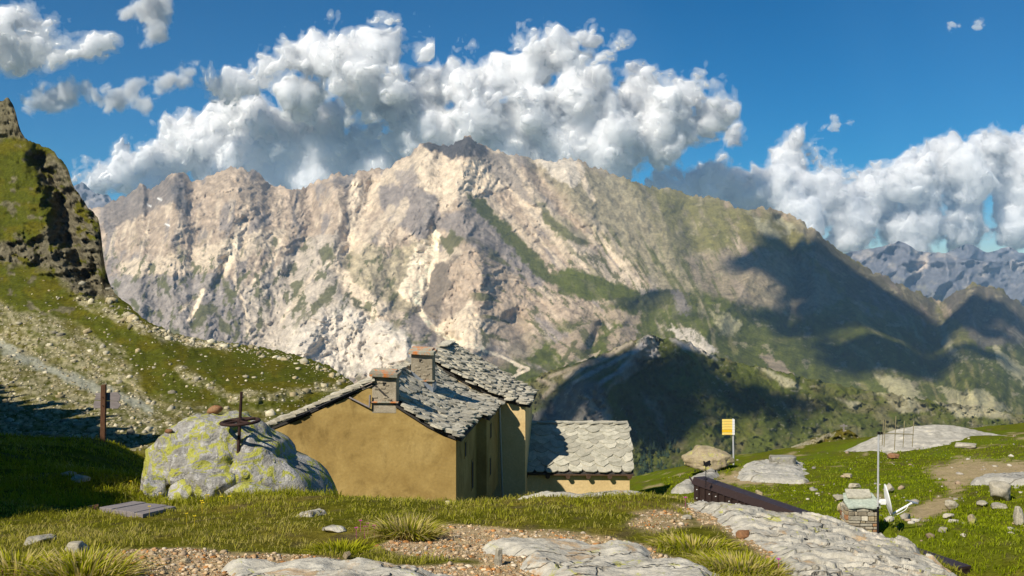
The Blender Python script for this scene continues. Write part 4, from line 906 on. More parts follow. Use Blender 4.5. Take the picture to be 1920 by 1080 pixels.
# stones at the foot of the boulder
for (px, py, w, h, seed, lab) in ((345, 925, 42, 30, 11, 'lichen spotted block under the left foot of the boulder'), (402, 915, 46, 32, 12, 'smooth grey wedge stone leaning below the boulder'), (470, 924, 50, 22, 13, 'pale flat stone at the grassy front of the boulder'), (292, 915, 22, 22, 14, 'pale knob of rock at the left end of the boulder'), (300, 928, 28, 12, 15, 'low brown stone in the grass left of the boulder')):
    d = 13.2; c = at(px, py, d); k = d / FPX
    rock('foot_stone', (c[0], d, c[2]), (w * k, .28, h * k), seed, M['boulder'], lab, 4, rz=.3 * math.sin(seed), rough=.10)

# ------------------------------------------------------------------ bedrock slabs that come through the turf
BEDROCK = []
def bedrock(name, poly, h, edge, label, material, res=150, rough=.05, wob=.14, dip=(0, 0), group=None, lay=0.):
    W = np.array([at(*p) for p in poly]); pl = [(a[0], a[1]) for a in W]; BEDROCK.append(pl)
    x0, y0 = W[:, :2].min(0) - edge * 3; x1, y1 = W[:, :2].max(0) + edge * 3
    nx = res; ny = max(30, int(res * min(2.0, (y1 - y0) / (x1 - x0))))
    X, Y = np.meshgrid(np.linspace(x0, x1, nx), np.linspace(y0, y1, ny)); sc = edge * 4
    sd = poly_sd(X + wob * fbm(X / sc, Y / sc, 1., o=4), Y + wob * fbm(X / sc, Y / sc, 4., o=4), pl)
    f = sstep(-edge, edge * .6, sd) * 1.25 - .25 - .6 * sstep(0, -edge * 2.5, sd)
    st = ridged((X + .35 * Y) / (edge * 5), (Y - .3 * X) / (edge * 1.3), 6., o=4, g=.55) - .5
    Z = ground(X, Y) + h * f + rough * (fbm(X / sc, Y / sc, 8., o=5) + .8 * st) * sstep(-edge, edge, sd)
    # broken ledges
    if lay: Z = Z + lay * np.floor(3 * (fbm(X / (sc * 1.6), Y / (sc * 1.6), 12., o=3) + .5)) / 3 * sstep(0, edge, sd)
    o = link(name, mesh_np(name, np.stack([X, Y, Z], -1).reshape(-1, 3), grid_faces(ny, nx)), material); tag(o, label, 'rock', group, 'thing'); return o
bedrock('rock_slab', [(1305,962,9.6),(1350,952,9.8),(1480,961,9.6),(1560,980,9.1),(1640,1003,8.5),(1715,1046,7.5),(1785,1088,6.6),(1840,1190,5.4),(1500,1150,5.2),(1455,1040,6.7),(1380,1000,7.7)], .03, .10, 'broad pale grey rock slab with yellow lichen before the stone chimney', M['bedrock'], 300, .030, .12, lay=.07)
bedrock('rock_slab', [(925,1034,6.4),(1000,1020,6.7),(1100,1017,6.75),(1200,1030,6.4),(1300,1062,5.85),(1340,1110,5.3),(1100,1120,5.2),(1000,1066,5.9)], .05, .10, 'smooth buff rock slab at the bottom centre of the gravel', M['bedrock'], 200, .03, .12)
bedrock('rock_slab', [(430,1064,5.75),(560,1056,5.85),(700,1060,5.8),(830,1080,5.55),(700,1110,5.2),(450,1105,5.2)], .05, .08, 'flat blue grey rock slab in the gravel at the bottom edge', M['bedrock'], 160, .03, .10)
bedrock('rock_slab', [(985,936,10.5),(1080,927,10.9),(1150,917,11.4),(1220,919,11.3),(1262,929,10.8),(1180,936,10.5),(1080,939,10.4)], .05, .14, 'long low rock slab on the grassy crest below the annex', M['bedrock'], 170, .05, .15)
bedrock('rock_slab', [(1385,895,60),(1410,872,66),(1450,862,70),(1495,858,72),(1500,882,64),(1508,905,57),(1440,907,57),(1392,903,58)], .22, .35, 'big flat pale outcrop on the meadow beside the yellow sign', M['bedrock_far'], 130, .08, .4, lay=.14)
bedrock('rock_slab', [(1262,908,57),(1300,893,61),(1345,884,64),(1335,896,60),(1290,914,56)], .3, .4, 'low rock shelf under the overhanging tan boulder', M['bedrock_far'], 90, .1, .3)
bedrock('rock_slab', [(1825,902,45),(1855,884,50),(1935,880,51),(1945,908,44)], .35, .4, 'pale rock sheet showing through worn turf at the right edge', M['bedrock_far'], 100, .1, .4)
bedrock('rock_slab', [(1258,938,27),(1300,920,29),(1302,940,26.5),(1275,948,26)], .2, .2, 'grey rock slope touching the brown metal parapet', M['bedrock_far'], 80, .06, .2)
bedrock('rock_slab', [(560,980,8.6),(600,974,8.8),(612,980,8.6),(580,985,8.4)], .04, .04, 'thin blue grey slab in the grass right of the wooden hatch', M['bedrock'], 60, .015, .04)
# grassy hummock and the whaleback rock on the skyline of the meadow
def hum_d(PX, PY, t, top, bs): return 96 + 16 * t - 2 * fbm(PX / 20, PY / 10, 3., o=4)
def hum_c(PX, PY, t, top):
    n = fbm(PX / 6, PY / 4, 3., o=4); C = np.zeros(PX.shape + (3,)) + np.array((.10,.10,.010)); C = lerpcol(C, (.14,.115,.02), sstep(-.2, .4, fbm(PX / 30, PY / 14, 5., o=3)))
    C = lerpcol(C, (.36,.32,.22), np.maximum(sstep(.35, .5, n), .8 * lmask(PX + 6 * n, PY + 6 * n, [(1440,852),(1500,835),(1560,815)], 4))); return np.clip(C, .02, .6)
o, HUM = relief_sheet('grass_hummock', [(1380,905),(1420,868),(1450,850),(1490,836),(1530,820),(1560,810),(1580,805),(1598,809),(1615,824),(1640,850),(1680,890)], [(1380,930),(1680,930)], 1390, 1670, 2.2, 60, hum_d, hum_c, mat_hill, jag=2, jagf=.1); tag(o, 'grassy hummock behind the flat outcrop')
def wh_d(PX, PY, t, top, bs): return 76 + 15 * t - .5 * fbm(PX / 40, PY / 10, 3., o=5) - .35 * ridged(PX / 60 + PY / 20, PY / 9, 5., o=3)
def wh_c(PX, PY, t, top): return np.zeros(PX.shape + (3,)) + np.array((.45,.42,.35)) * (1 + .25 * fbm(PX / 20, PY / 7, 4., o=5)[..., None])
o, _ = relief_sheet('whaleback_rock', [(1540,880),(1568,856),(1600,838),(1640,820),(1680,806),(1720,799),(1765,797),(1800,800),(1835,808),(1870,815),(1905,822),(1940,850)], [(1540,905),(1700,886),(1830,880),(1940,890)], 1545, 1935, 2.2, 60, wh_d, wh_c, vcol_mat('whaleback', 2.0, .4, .12, .6, 3., 5), jag=1.5)
o['kind'] = 'thing'; tag(o, 'long smooth whaleback rock on the meadow skyline', 'rock')

# ------------------------------------------------------------------ single rocks on the meadow and in the foreground
def set_rock(px, py, w, h, seed, m, label, dscale=1.0, sub=4, name='rock', rough=.09, tilt=(0, 0)):
    g = ground_at_px(px, py); k = g[1] / FPX
    return rock(name, (g[0], g[1] + w * k * .4 * dscale, g[2] + h * k * .42), (w * k * .5, w * k * .45 * dscale, h * k * .58), seed, m, label, sub, rz=seed * .7 % 3.1 if dscale == 1 else .1, rough=rough, tilt=tilt)
BT = [((0,0,1),.80),((-.75,0,.66),.80),((-1,0,-.1),1.0),((.6,0,.8),.76),((1,0,.1),1.0),((.45,0,-.9),.62),((-.3,0,-.95),.74),((0,-1,0),.85),((0,-.75,.66),.75),((0,1,0),.9),((.6,-.8,0),.85),((-.6,-.8,0),.88)]
g = ground_at_px(1330, 884); k = 64 / FPX
rock('overhanging_boulder', (*at(1328, 861, 64),), (46 * k, 36 * k, 25 * k), 21, M['rock_tan'], 'tan overhanging boulder beside the yellow signpost', 5, planes=BT, rough=.20, cat='boulder')
rock('flat_block', (*at(1468, 864, 64),), (23 * k, 16 * k, 10 * k), 33, M['bedrock_far'], 'squared block lying on the flat outcrop by the sign', 4, planes=[((0,0,1),.9),((0,0,-1),.9),((1,0,0),1),((-1,0,0),1),((0,-1,0),.9),((0,1,0),.9),((.7,-.7,0),1.1)], rough=.07, cat='block')
for a in ((1885,940,46,34,41,M['rock'],'grey lichen boulder on the meadow at the right'), (1915,985,22,36,42,M['rock'],'grey stone cut by the right edge of the picture'), (1790,958,24,18,43,M['rock'],'pale stone at the edge of the bare soil behind the dish'), (1826,985,20,20,44,M['rock_tan'],'twin upright stones in bright grass below the bare soil'), (1780,975,20,10,45,M['rock'],'small flat stone below the bare soil patch'), (1680,862,30,9,46,M['rock_rust'],'reddish flat rock left of the antenna rods on the meadow'), (1669,856,13,8,47,M['rock'],'white stone beside the reddish flat rock'), (1820,842,40,9,48,M['rock'],'light slab stones near the skyline right of the antenna'), (1588,962,26,22,49,M['rock_tan'],'tan pointed stone just left of the stone chimney'), (1577,940,24,11,50,M['rock'],'grey flat stone behind the stone chimney'), (1593,898,20,8,51,M['rock_tan'],'small tan stone in the middle of the meadow'), (1607,917,26,9,52,M['rock'],'pale grey low stone left of the antenna mast'), (1425,930,14,10,53,M['rock_tan'],'round tan stone in the meadow above the parapet'), (1672,925,20,16,54,M['rock'],'grey stone behind the satellite dish'), (1880,955,34,9,55,M['rock'],'flat pale stone under the grey meadow boulder'), (1770,1000,18,8,56,M['rock'],'low stone in the bright grass'), (1845,952,22,9,57,M['rock'],'flat stone right of the bare soil'),
          (628,1000,46,10,61,M['bedrock'],'flat pale stone left of the yellow grass tuft'), (938,1022,17,14,62,M['rock_rust'],'round brown stone on the gravel'), (935,1062,16,36,63,M['rock'],'dark upright stone standing in the gravel'), (1395,1012,32,15,64,M['rock_rust'],'rusty flat stone beside the big lichen slab'), (840,948,12,8,65,M['rock_tan'],'small white stone in the grass before the hut corner'), (858,941,10,5,66,M['rock_tan'],'yellowish pebble in the grass before the hut corner'), (205,1072,36,22,67,M['rock_rust'],'orange brown stone in the gravel at the lower left'), (135,1040,44,20,68,M['rock'],'grey stone half hidden in grass at the lower left'), (62,1022,60,12,69,M['bedrock'],'low grey stone in the turf at the far left'), (345,1058,20,10,70,M['rock_tan'],'angular tan stone in the left gravel'), (124,893,30,7,71,M['rock'],'pale flat stone in the shaded grass left of the boulder'), (145,905,34,12,72,M['rock'],'dark stone in the shaded grass left of the boulder'), (170,956,26,6,73,M['rock_rust'],'small brown stone beside the wooden hatch'), (545,1072,30,10,74,M['rock_tan'],'tan stone on the gravel right of the flat slab'), (622,1062,40,8,75,M['bedrock'],'blue grey stone plate in the lower gravel'), (650,1050,16,12,76,M['rock_tan'],'pale angular stone under the low purple plant'), (1290,975,24,7,77,M['rock'],'flat grey stone in the grass left of the big slab')):
    set_rock(*a)

# ================================================================== WOODEN THINGS ON THE LEFT
PO = empty('wooden_signpost', at(193, 826, 30.0)); tag(PO, 'brown wooden post with two blank grey direction boards', 'signpost'); k = 30 / FPX
MB().add([(-.075, -.06, -.3), (.075, -.06, -.3), (.075, .06, -.3), (-.075, .06, -.3), (-.05, -.05, 104 * k), (.10, -.05, 106 * k), (.10, .05, 106 * k), (-.05, .05, 104 * k)], [(3,2,1,0), (4,5,6,7), (0,1,5,4), (1,2,6,5), (2,3,7,6), (3,0,4,7)]).build('post', M['timber_brown'], PO, bevel=.015)
MB().prism([(-19, 76), (29, 73), (31, 84), (25, 90), (-18, 88), (-15, 82)], .07, .105, lambda x, y, z: (x * k, z, y * k)).build('board', M['timber_grey'], PO, bevel=.006)
MB().prism([(-19, 60), (26, 59), (32, 66.5), (25, 73), (-18, 74), (-20, 67)], .07, .105, lambda x, y, z: (x * k, z, y * k)).build('board', M['timber_grey'], PO, bevel=.006)
MB().tube((.02, -.09, 66 * k), (.02, .11, 66 * k), .012).tube((.02, -.09, 82 * k), (.02, .11, 82 * k), .012).build('bolt', M['rust'], PO)
c = [ground_at_px(*p) for p in ((186, 958), (250, 945), (330, 957), (268, 972))]
c_hatch = c
HO = empty('wooden_hatch', (c[0] + c[2]) / 2); tag(HO, 'weathered square wooden hatch lying flat in the grass', 'hatch'); ho = (c[0] + c[2]) / 2
for i in range(6):
    f0, f1 = i / 6 + .004, (i + 1) / 6 - .004; q = [c[0] + (c[3] - c[0]) * f0, c[1] + (c[2] - c[1]) * f0, c[1] + (c[2] - c[1]) * f1, c[0] + (c[3] - c[0]) * f1]
    j = [.0, .004, -.003, .002, .004, 0.][i]
    MB().add([tuple(p - ho + np.array([0, 0, -.02 + j])) for p in q] + [tuple(p - ho + np.array([0, 0, .035 + j])) for p in q], [(3,2,1,0), (4,5,6,7), (0,1,5,4), (1,2,6,5), (2,3,7,6), (3,0,4,7)]).build('board', M['timber_grey'], HO, bevel=.005)

# ================================================================== THE REFUGE ROOF ON THE RIGHT: parapet, chimney, antenna, dish
PA = np.array([4.74, 26.0]); PB = np.array([8.0, 17.9]); ZT = -5.22
pd = PB - PA; plen = float(np.hypot(*pd)); pr_ = math.atan2(pd[1], pd[0])
PP = empty('metal_parapet', (PA[0], PA[1], ZT), pr_); tag(PP, 'dark brown ribbed metal parapet sloping behind the rock slab', 'parapet')
# local x runs along the parapet, local -y faces the camera
MB().box((plen / 2, .16, -.35), (plen, .30, .62)).build('core', M['brown_metal'], PP)
MB().add([(-.02, -.05, -.17), (plen, -.05, -.17), (plen, .02, .0), (-.02, .02, .0), (-.02, .34, .0), (plen, .34, .0), (-.02, .34, -.05), (plen, .34, -.05)], [(0,1,2,3), (3,2,5,4), (4,5,7,6), (0,3,4,6), (1,7,5,2)]).build('cap_flashing', M['brown_metal'], PP)
nP = 30
for i in range(nP):
    x = plen * (i + .5) / nP; w = plen / nP
    MB().box((x, -.004, -.40), (w * .74, .03, .42)).build('panel', M['brown_metal'], PP, bevel=.006)
    MB().box((x + w / 2, -.02, -.40), (.035, .075, .46)).build('rib', M['brown_metal'], PP, bevel=.004)
    for z in (-.28, -.50):
        if (i * 7 + int(z * 100)) % 3: MB().tube((x + w * .2, -.01, z), (x + w * .2, -.045, z), .013, .011, 8).build('bolt', M['white'], PP)
MB().box((.35, .1, -.70), (.7, .4, .12)).build('footing', M['white'], PP, bevel=.01)
MB().tube((-.02, .1, -.30), (-.42, .14, -.08), .022).build('gutter_arm', M['brown_metal'], PP)
# weather vane
vd = 25.0; vp = at(1323.5, 900, vd); k = vd / FPX
VO = empty('weather_vane', vp); tag(VO, 'black iron weather vane with an animal figure on the parapet', 'weather vane')
MB().tube((0, 0, -.12), (0, 0, 28 * k), .010).build('pole', M['iron'], VO)
MB().torus((0, 0, 2 * k), .035, .014, n=16, m=6).build('foot_ring', M['iron'], VO)
MB().prism([(-5, 26), (-4, 30), (-5, 35), (-3, 36), (-1, 33), (3, 35), (7, 37), (9, 35), (8, 32), (10, 30), (10, 27), (8, 28), (7, 25), (5, 27), (2, 25), (-1, 25), (-3, 27)], -.008, .008, lambda x, y, z: (x * k, z, y * k)).build('figure', M['iron'], VO)
MB().tube((-.27, .02, 17 * k), (.24, -.02, 17 * k), .006).tube((0, -.2, 17 * k), (0, .2, 17 * k), .006).build('compass_arms', M['iron'], VO)
for x, y in ((-.27, .02), (.24, -.02)): MB().box((x, y, 17 * k), (.03, .01, .06)).build('compass_letter_plate', M['iron'], VO)
# stone chimney
cd = 21.0; k = cd / FPX; cp = at(1618, 1002, cd)
CH = empty('stone_chimney', cp, math.radians(-4)); tag(CH, 'small square stone chimney with a greenish slab cap beside a white dish', 'chimney')
MB().box((0, .28, 26 * k - .3), (50 * k, .52, 52 * k + .6)).build('core', M['under'], CH)
rc = random.Random(5); stone_mats = [M['rock'], M['chimney'], M['slab'], M['rock_tan'], M['rock_rust'], M['chimney'], M['rock_tan'], M['rock']]
z = -8.0
while z < 47:
    h = rc.uniform(3.6, 9.5); h = min(h, 52 - z)
    for face in (0, 1, 2):                       # front, left and right sides
        x = -27.0 if face == 0 else 0.0; end = 27.0 if face == 0 else 46.0
        while x < end:
            w = rc.uniform(6, 24); w = w if x + w < end - 5 else end - x
            dth = rc.uniform(.05, .07)
            if face == 0: cc = ((x + w / 2) * k, .02 - rc.uniform(0, .012), (z + h / 2) * k); dd = (w * k - .012, dth + .04, h * k - .010)
            else: cc = ((-26.5 if face == 1 else 26.5) * k + rc.uniform(-.01, .01), (x + w / 2) * k + .02, (z + h / 2) * k); dd = (dth + .03, w * k - .012, h * k - .010)
            MB().box(cc, dd).build('stone', rc.choice(stone_mats), CH, bevel=.012); x += w
    z += h
M['cap_green'] = m_stone('green_slab', [(.24,.28,.23), (.34,.38,.31), (.42,.44,.36)], 2.5, bd=.02)
MB().prism([(-28, -4), (-20, -8), (0, -5), (18, -9), (31, -6), (32, 14), (28, 40), (0, 44), (-26, 42), (-31, 18)], 0, .05, lambda x, y, z: (x * k, y * k, 52 * k + z + .004 * y + (.0 if x > -22 else -.03))).build('cap_slab', M['cap_green'], CH, bevel=.012)
MB().prism([(-24, 18), (4, 16), (22, 20), (24, 44), (-22, 44)], .05, .10, lambda x, y, z: (x * k, y * k, 52 * k + z + .004 * y)).build('cap_slab', M['slab_pale'], CH, bevel=.012)
st = MB().box((22 * k, -.12, 2 * k), (22 * k, .24, 5 * k)).build('step_slab', M['slab_pale'], CH, bevel=.012)
MB().box((24 * k, -.1, -7 * k), (14 * k, .2, 12 * k)).build('step_stone', M['rock'], CH, bevel=.012)
# antenna
AN = empty('antenna_mast', at(1646, 1010, 20.9)); tag(AN, 'steel mast carrying a five rod aerial beside the stone chimney', 'antenna'); k = 20.9 / FPX
MB().tube((0, 0, -.2), (0, 0, 60 * k), .024).build('lower_pole', M['iron'], AN)
MB().tube((0, 0, 56 * k), (1.2 * k, 0, 197 * k), .021, .019, 12).build('pole', M['steel'], AN, smooth=False)
bz = 198 * k
MB().tube((-1 * k, 0, bz), (66 * k, -.02, bz - 2 * k), .011).build('boom', M['brass'], AN)
MB().box((1.5 * k, 0, bz), (.055, .05, .05)).box((7 * k, 0, bz), (.04, .03, .05)).build('clamp', M['iron'], AN)
for x, a, b in ((10, 26, -22), (13.5, 26, -25), (33, 33, -31), (49, 24, -26), (66.5, 23, -25)):
    MB().tube(((x + 1) * k, 0, bz + a * k - 1 * k), ((x - 2) * k, .0, bz + b * k - 1 * k), .009, .009, 8).build('rod', M['brass'], AN)
# satellite dish
DI = empty('satellite_dish', at(1650, 950, 20.7)); tag(DI, 'white satellite dish seen edge on with its receiver arm', 'satellite dish'); k = 20.7 / FPX
mb = MB(); nr, ns = 8, 36; vs = []; axis = Vector((.93, -.20, .20)).normalized(); up = Vector((-.16, -.05, 1)); up = (up - axis * up.dot(axis)).normalized(); side = axis.cross(up)
dc = Vector((11 * k, 0, 12 * k))
for layer in (0, 1):
    for i in range(nr + 1):
        r = i / nr
        for j in range(ns):
            t = 2 * math.pi * j / ns; vs.append(dc + up * (30 * k * r * math.sin(t)) + side * (27 * k * r * math.cos(t)) + axis * (5.2 * k * r * r - (.012 if layer else 0)))
fs = []; o2 = (nr + 1) * ns
for i in range(nr):
    for j in range(ns):
        a, b, c_, d_ = i * ns + j, i * ns + (j + 1) % ns, (i + 1) * ns + (j + 1) % ns, (i + 1) * ns + j; fs += [(a, b, c_, d_), (o2 + d_, o2 + c_, o2 + b, o2 + a)]
for j in range(ns): fs.append((nr * ns + j, nr * ns + (j + 1) % ns, o2 + nr * ns + (j + 1) % ns, o2 + nr * ns + j))
mb.add(vs, fs).build('reflector', M['white'], DI, smooth=True)
MB().box(dc + Vector((-6 * k, 0, -3 * k)), (10 * k, .10, 9 * k)).tube(dc + Vector((-13 * k, 0, -4 * k)), dc + Vector((-1 * k, 0, -1 * k)), .035).build('bracket', M['white'], DI, bevel=.008)
e0 = dc + up * (-29 * k) + axis * 4 * k; e1 = Vector((58 * k, -.05, 8 * k))
MB().tube(e0, e1, .022, .020, 10).tube(dc + Vector((2 * k, 0, -8 * k)), e0, .02).build('receiver_arm', M['white'], DI)
MB().tube(e1 + Vector((0, 0, .01)), e1 + Vector((11 * k, 0, -.01)), .024, .018, 12).tube(e1 + Vector((-10 * k, 0, 5 * k)), e1 + Vector((8 * k, 0, 1 * k)), .012).build('receiver', M['lead'], DI)
cab = [e0 + (e1 - e0) * f + Vector((0, -.02, -.03 + (.06 if f > .7 else 0) * math.sin(f * 9) - .03 * math.sin(f * 3.1))) for f in np.linspace(-.1, 1, 12)]
MB().path(cab, .006, 6).build('cable', M['white'], DI)

# ------------------------------------------------------------------ yellow hiking signs
sd_ = 66.0; k = sd_ / FPX; SG = empty('trail_signpost', at(1375.5, 871, sd_)); tag(SG, 'stack of yellow trail signs on a steel pole beside the tan boulder', 'signpost')
MB().tube((0, 0, -.3), (-1.2 * k, 0, 86 * k), .055, .055, 12).build('pole', M['steel'], SG)
for i in range(6):
    z0 = 56 + i * 4.95; m_ = M['amber'] if i == 1 else M['yellow']
    b = MB().box((-12.5 * k, -.09, (z0 + 2.3) * k), (19 * k, .03, 4.5 * k)).build('sign_board', m_, SG, bevel=.004)
    if i != 1: MB().box((-12 * k, -.108, (z0 + 1.5) * k), (13 * k, .006, 1.0 * k)).build('print_line', M['orange'], b)
    MB().box((-.8 * k, -.09, (z0 + 2.3) * k), (4.4 * k, .03, 4.5 * k)).build('white_tip', M['white'], b)
# cross on the hummock
CR = empty('summit_cross', at(1582, 806, 108.)); tag(CR, 'tiny wooden cross on the grassy hummock', 'cross'); k = 108 / FPX
MB().box((0, 0, 4 * k), (.14, .14, 14 * k)).build('upright', M['timber_grey'], CR); MB().box((0, 0, 7.5 * k), (.75, .10, .13)).build('crossbar', M['timber_grey'], CR)
# ================================================================== CLOUDS (lit volumes far beyond the mountains)
def cloud_material(name, alb, sss=220.):
    m, nt, b = mat(name)
    b.inputs['Base Color'].default_value = (*alb, 1); b.inputs['Roughness'].default_value = 1.0; b.inputs['Specular IOR Level'].default_value = 0.0
    b.inputs['Subsurface Weight'].default_value = 1.0; b.inputs['Subsurface Radius'].default_value = (1., 1., 1.); b.inputs['Subsurface Scale'].default_value = sss
    return m
def mist_material(name, dens):
    """the thin vapour round a cloud: an even scattering volume"""
    m = bpy.data.materials.new(name); m.use_nodes = True; nt = m.node_tree
    for n in list(nt.nodes): nt.nodes.remove(n)
    out = nt.nodes.new('ShaderNodeOutputMaterial'); pv = nt.nodes.new('ShaderNodeVolumeScatter'); pv.inputs['Color'].default_value = (.93, .965, 1., 1); pv.inputs['Density'].default_value = dens; pv.inputs['Anisotropy'].default_value = -.2  # slight blue tint stands in for the haze of the air in between
    nt.links.new(pv.outputs[0], out.inputs['Volume']); return m
def cloud(name, lobes, d, mats, label, seed, depth=.16, voxel=26, amp=1.0, shells=(50., 5., -48.), size=.76, world=None, ns=1.0):
    """a cumulus: round lobes broken up by billowing noise; a solid heart inside thinner torn shells"""
    rg = np.random.default_rng(seed); k = d / FPX
    L = world or [(at(px, py, d + rg.normal() * r * k * depth), r * k * size) for px, py, r in lobes]
    o0 = np.mean([c for c, r in L], 0); L = [(c - o0, r) for c, r in L]
    lo = np.min([c - r * 1.5 for c, r in L], 0) - 60; hi = np.max([c + r * 1.5 for c, r in L], 0) + 60
    g = bpy.data.node_groups.new('cloud_field', 'GeometryNodeTree'); N = g.nodes.new; K = g.links.new
    g.interface.new_socket('Geometry', in_out='INPUT', socket_type='NodeSocketGeometry'); g.interface.new_socket('Geometry', in_out='OUTPUT', socket_type='NodeSocketGeometry')
    out = N('NodeGroupOutput'); pos = N('GeometryNodeInputPosition').outputs[0]
    def M_(op, a, b=None, c=None):
        n = N('ShaderNodeMath'); n.operation = op
        for i, v in enumerate((a, b, c)):
            if v is None: continue
            if hasattr(v, 'is_linked'): K(v, n.inputs[i])
            else: n.inputs[i].default_value = float(v)
        return n.outputs[0]
    f = None
    for c, r in L:
        ds = N('ShaderNodeVectorMath'); ds.operation = 'DISTANCE'; K(pos, ds.inputs[0]); ds.inputs[1].default_value = tuple(c)
        v = M_('MULTIPLY_ADD', ds.outputs['Value'], -1.0, r)                       # metres inside the lobe
        f = v if f is None else M_('SMOOTH_MAX', f, v, 130.)
    off = N('ShaderNodeVectorMath'); off.operation = 'ADD'; K(pos, off.inputs[0]); off.inputs[1].default_value = tuple(o0 * .37)
    wn_ = N('ShaderNodeTexNoise'); wn_.inputs['Scale'].default_value = 1 / 500.; wn_.inputs['Detail'].default_value = 4.; K(off.outputs[0], wn_.inputs['Vector'])
    wv = N('ShaderNodeVectorMath'); wv.operation = 'MULTIPLY_ADD'; K(wn_.outputs['Color'], wv.inputs[0]); wv.inputs[1].default_value = (400, 400, 400); K(off.outputs[0], wv.inputs[2])
    for sc, am in ((780., 130.), (330., 84.), (140., 60.), (62., 36.)):
        sc, am = sc * ns, am * ns
        no = N('ShaderNodeTexNoise'); no.inputs['Scale'].default_value = 1.0 / sc; no.inputs['Detail'].default_value = 0.0; K(wv.outputs[0], no.inputs['Vector'])
        bl = M_('ABSOLUTE', M_('MULTIPLY_ADD', no.outputs[0], 4.0, -2.0))
        f = M_('ADD', f, M_('MULTIPLY_ADD', bl, 2 * am * amp, -am * amp * .8))
    vc = N('GeometryNodeVolumeCube'); K(M_('ADD', f, 400.), vc.inputs['Density']); vc.inputs['Min'].default_value = tuple(lo); vc.inputs['Max'].default_value = tuple(hi)
    for ax, nm in enumerate(('Resolution X', 'Resolution Y', 'Resolution Z')): vc.inputs[nm].default_value = int(max(8, (hi[ax] - lo[ax]) / voxel))
    jo = N('GeometryNodeJoinGeometry')
    for j, th in reversed(list(enumerate(shells))):
        vm = N('GeometryNodeVolumeToMesh'); vm.resolution_mode = 'GRID'; K(vc.outputs[0], vm.inputs['Volume']); vm.inputs['Adaptivity'].default_value = 0.0; vm.inputs['Threshold'].default_value = 400. + th
        sa = N('GeometryNodeStoreNamedAttribute'); sa.data_type = 'INT'; sa.domain = 'FACE'; sa.inputs['Name'].default_value = 'shell'; sa.inputs['Value'].default_value = j
        K(vm.outputs[0], sa.inputs['Geometry']); K(sa.outputs[0], jo.inputs[0])
    K(jo.outputs[0], out.inputs[0])
    tmp = bpy.data.objects.new('tmp', bpy.data.meshes.new('tmp')); COL.objects.link(tmp); md = tmp.modifiers.new('f', 'NODES'); md.node_group = g
    dg = bpy.context.evaluated_depsgraph_get(); me = bpy.data.meshes.new_from_object(tmp.evaluated_get(dg)); bpy.data.objects.remove(tmp)
    nv = len(me.vertices); V = np.empty(nv * 3, np.float32); me.vertices.foreach_get('co', V); V = V.reshape(-1, 3)
    nf = len(me.polygons); ls = np.empty(nf, np.int32); me.polygons.foreach_get('loop_start', ls); lt = np.empty(nf, np.int32); me.polygons.foreach_get('loop_total', lt)
    li = np.empty(len(me.loops), np.int32); me.loops.foreach_get('vertex_index', li); sh = np.empty(nf, np.int32); me.attributes['shell'].data.foreach_get('value', sh); bpy.data.meshes.remove(me)
    root = None
    for j in range(len(shells)):
        f4 = (sh == j) & (lt == 4); f3 = (sh == j) & (lt == 3)
        Q = li[ls[f4][:, None] + np.arange(4)]; T = li[ls[f3][:, None] + np.arange(3)]
        F_ = np.concatenate([Q[:, :3], Q[:, [0, 2, 3]], T], 0); us, inv = np.unique(F_, return_inverse=True)
        o = link(name if j == 0 else 'vapour_shell', mesh_np(name, V[us], inv.reshape(-1, 3)), mats[j], root)
        if j == 0: root = o; o.location = o0; tag(o, label, 'cloud', 'cumulus clouds', kind='thing')
    bpy.data.node_groups.remove(g)
    return root
CM_DENSE = [cloud_material('cloud_heart', (.97, .97, .97), 900.), mist_material('cloud_mist', .0035), mist_material('cloud_mist_outer', .0032)]
CM_MID = CM_DENSE; CM_THIN = [mist_material('cloud_wisp', .006), mist_material('cloud_wisp_edge', .004), mist_material('cloud_wisp_outer', .002)]
cloud('cumulus_cloud', [(185,335,38),(240,325,50),(310,300,66),(330,245,34),(380,280,75),(430,230,52),(480,250,74),(540,280,80),(600,260,70),(560,340,80),(450,330,80),(640,310,85),(680,270,58),(710,335,70),(300,350,50)], 13500, CM_DENSE, 'brilliant white cumulus bank behind the left half of the massif', 1)
cloud('cumulus_cloud', [(405,165,26),(450,150,36),(500,130,38),(550,118,38),(600,112,56),(650,112,64),(700,84,42),(724,52,18),(680,150,64),(750,170,45),(785,100,18),(570,165,40)], 12600, CM_MID, 'grey topped cloud towering above the white cumulus bank', 2)
cloud('cumulus_cloud', [(810,180,58),(870,165,56),(930,145,50),(1000,125,54),(1060,105,45),(1108,80,30),(900,235,74),(1000,220,88),(1100,190,80),(1200,180,60),(1280,185,56),(1335,215,42),(1250,240,72),(1150,270,84),(1050,285,74),(950,280,60),(820,255,66),(1075,300,30),(760,250,50),(740,200,40)], 13000, CM_MID, 'wide grey bellied cloud standing over the summit', 3)
cloud('cumulus_cloud', [(1255,350,36),(1330,345,46),(1400,360,58),(1480,310,36),(1502,272,20),(1470,360,66),(1560,365,56),(1640,365,66),(1720,350,68),(1800,330,70),(1850,285,46),(1905,300,56),(1965,330,90),(1700,430,66),(1600,430,60),(1800,420,56),(1500,410,60),(1900,425,40),(1345,300,18),(1372,262,9)], 14000, CM_DENSE, 'long white cumulus bank above the hazy range on the right', 4)
cloud('cumulus_cloud', [(-30,70,60),(0,60,50),(40,36,36),(60,85,48),(20,100,40),(115,98,32),(170,86,16),(210,74,8),(90,60,20)], 11800, CM_MID, 'dark grey ragged cloud in the upper left corner', 5, ns=.7)
TH = dict(voxel=17, ns=.42, shells=(22., 2., -18.), size=.9)
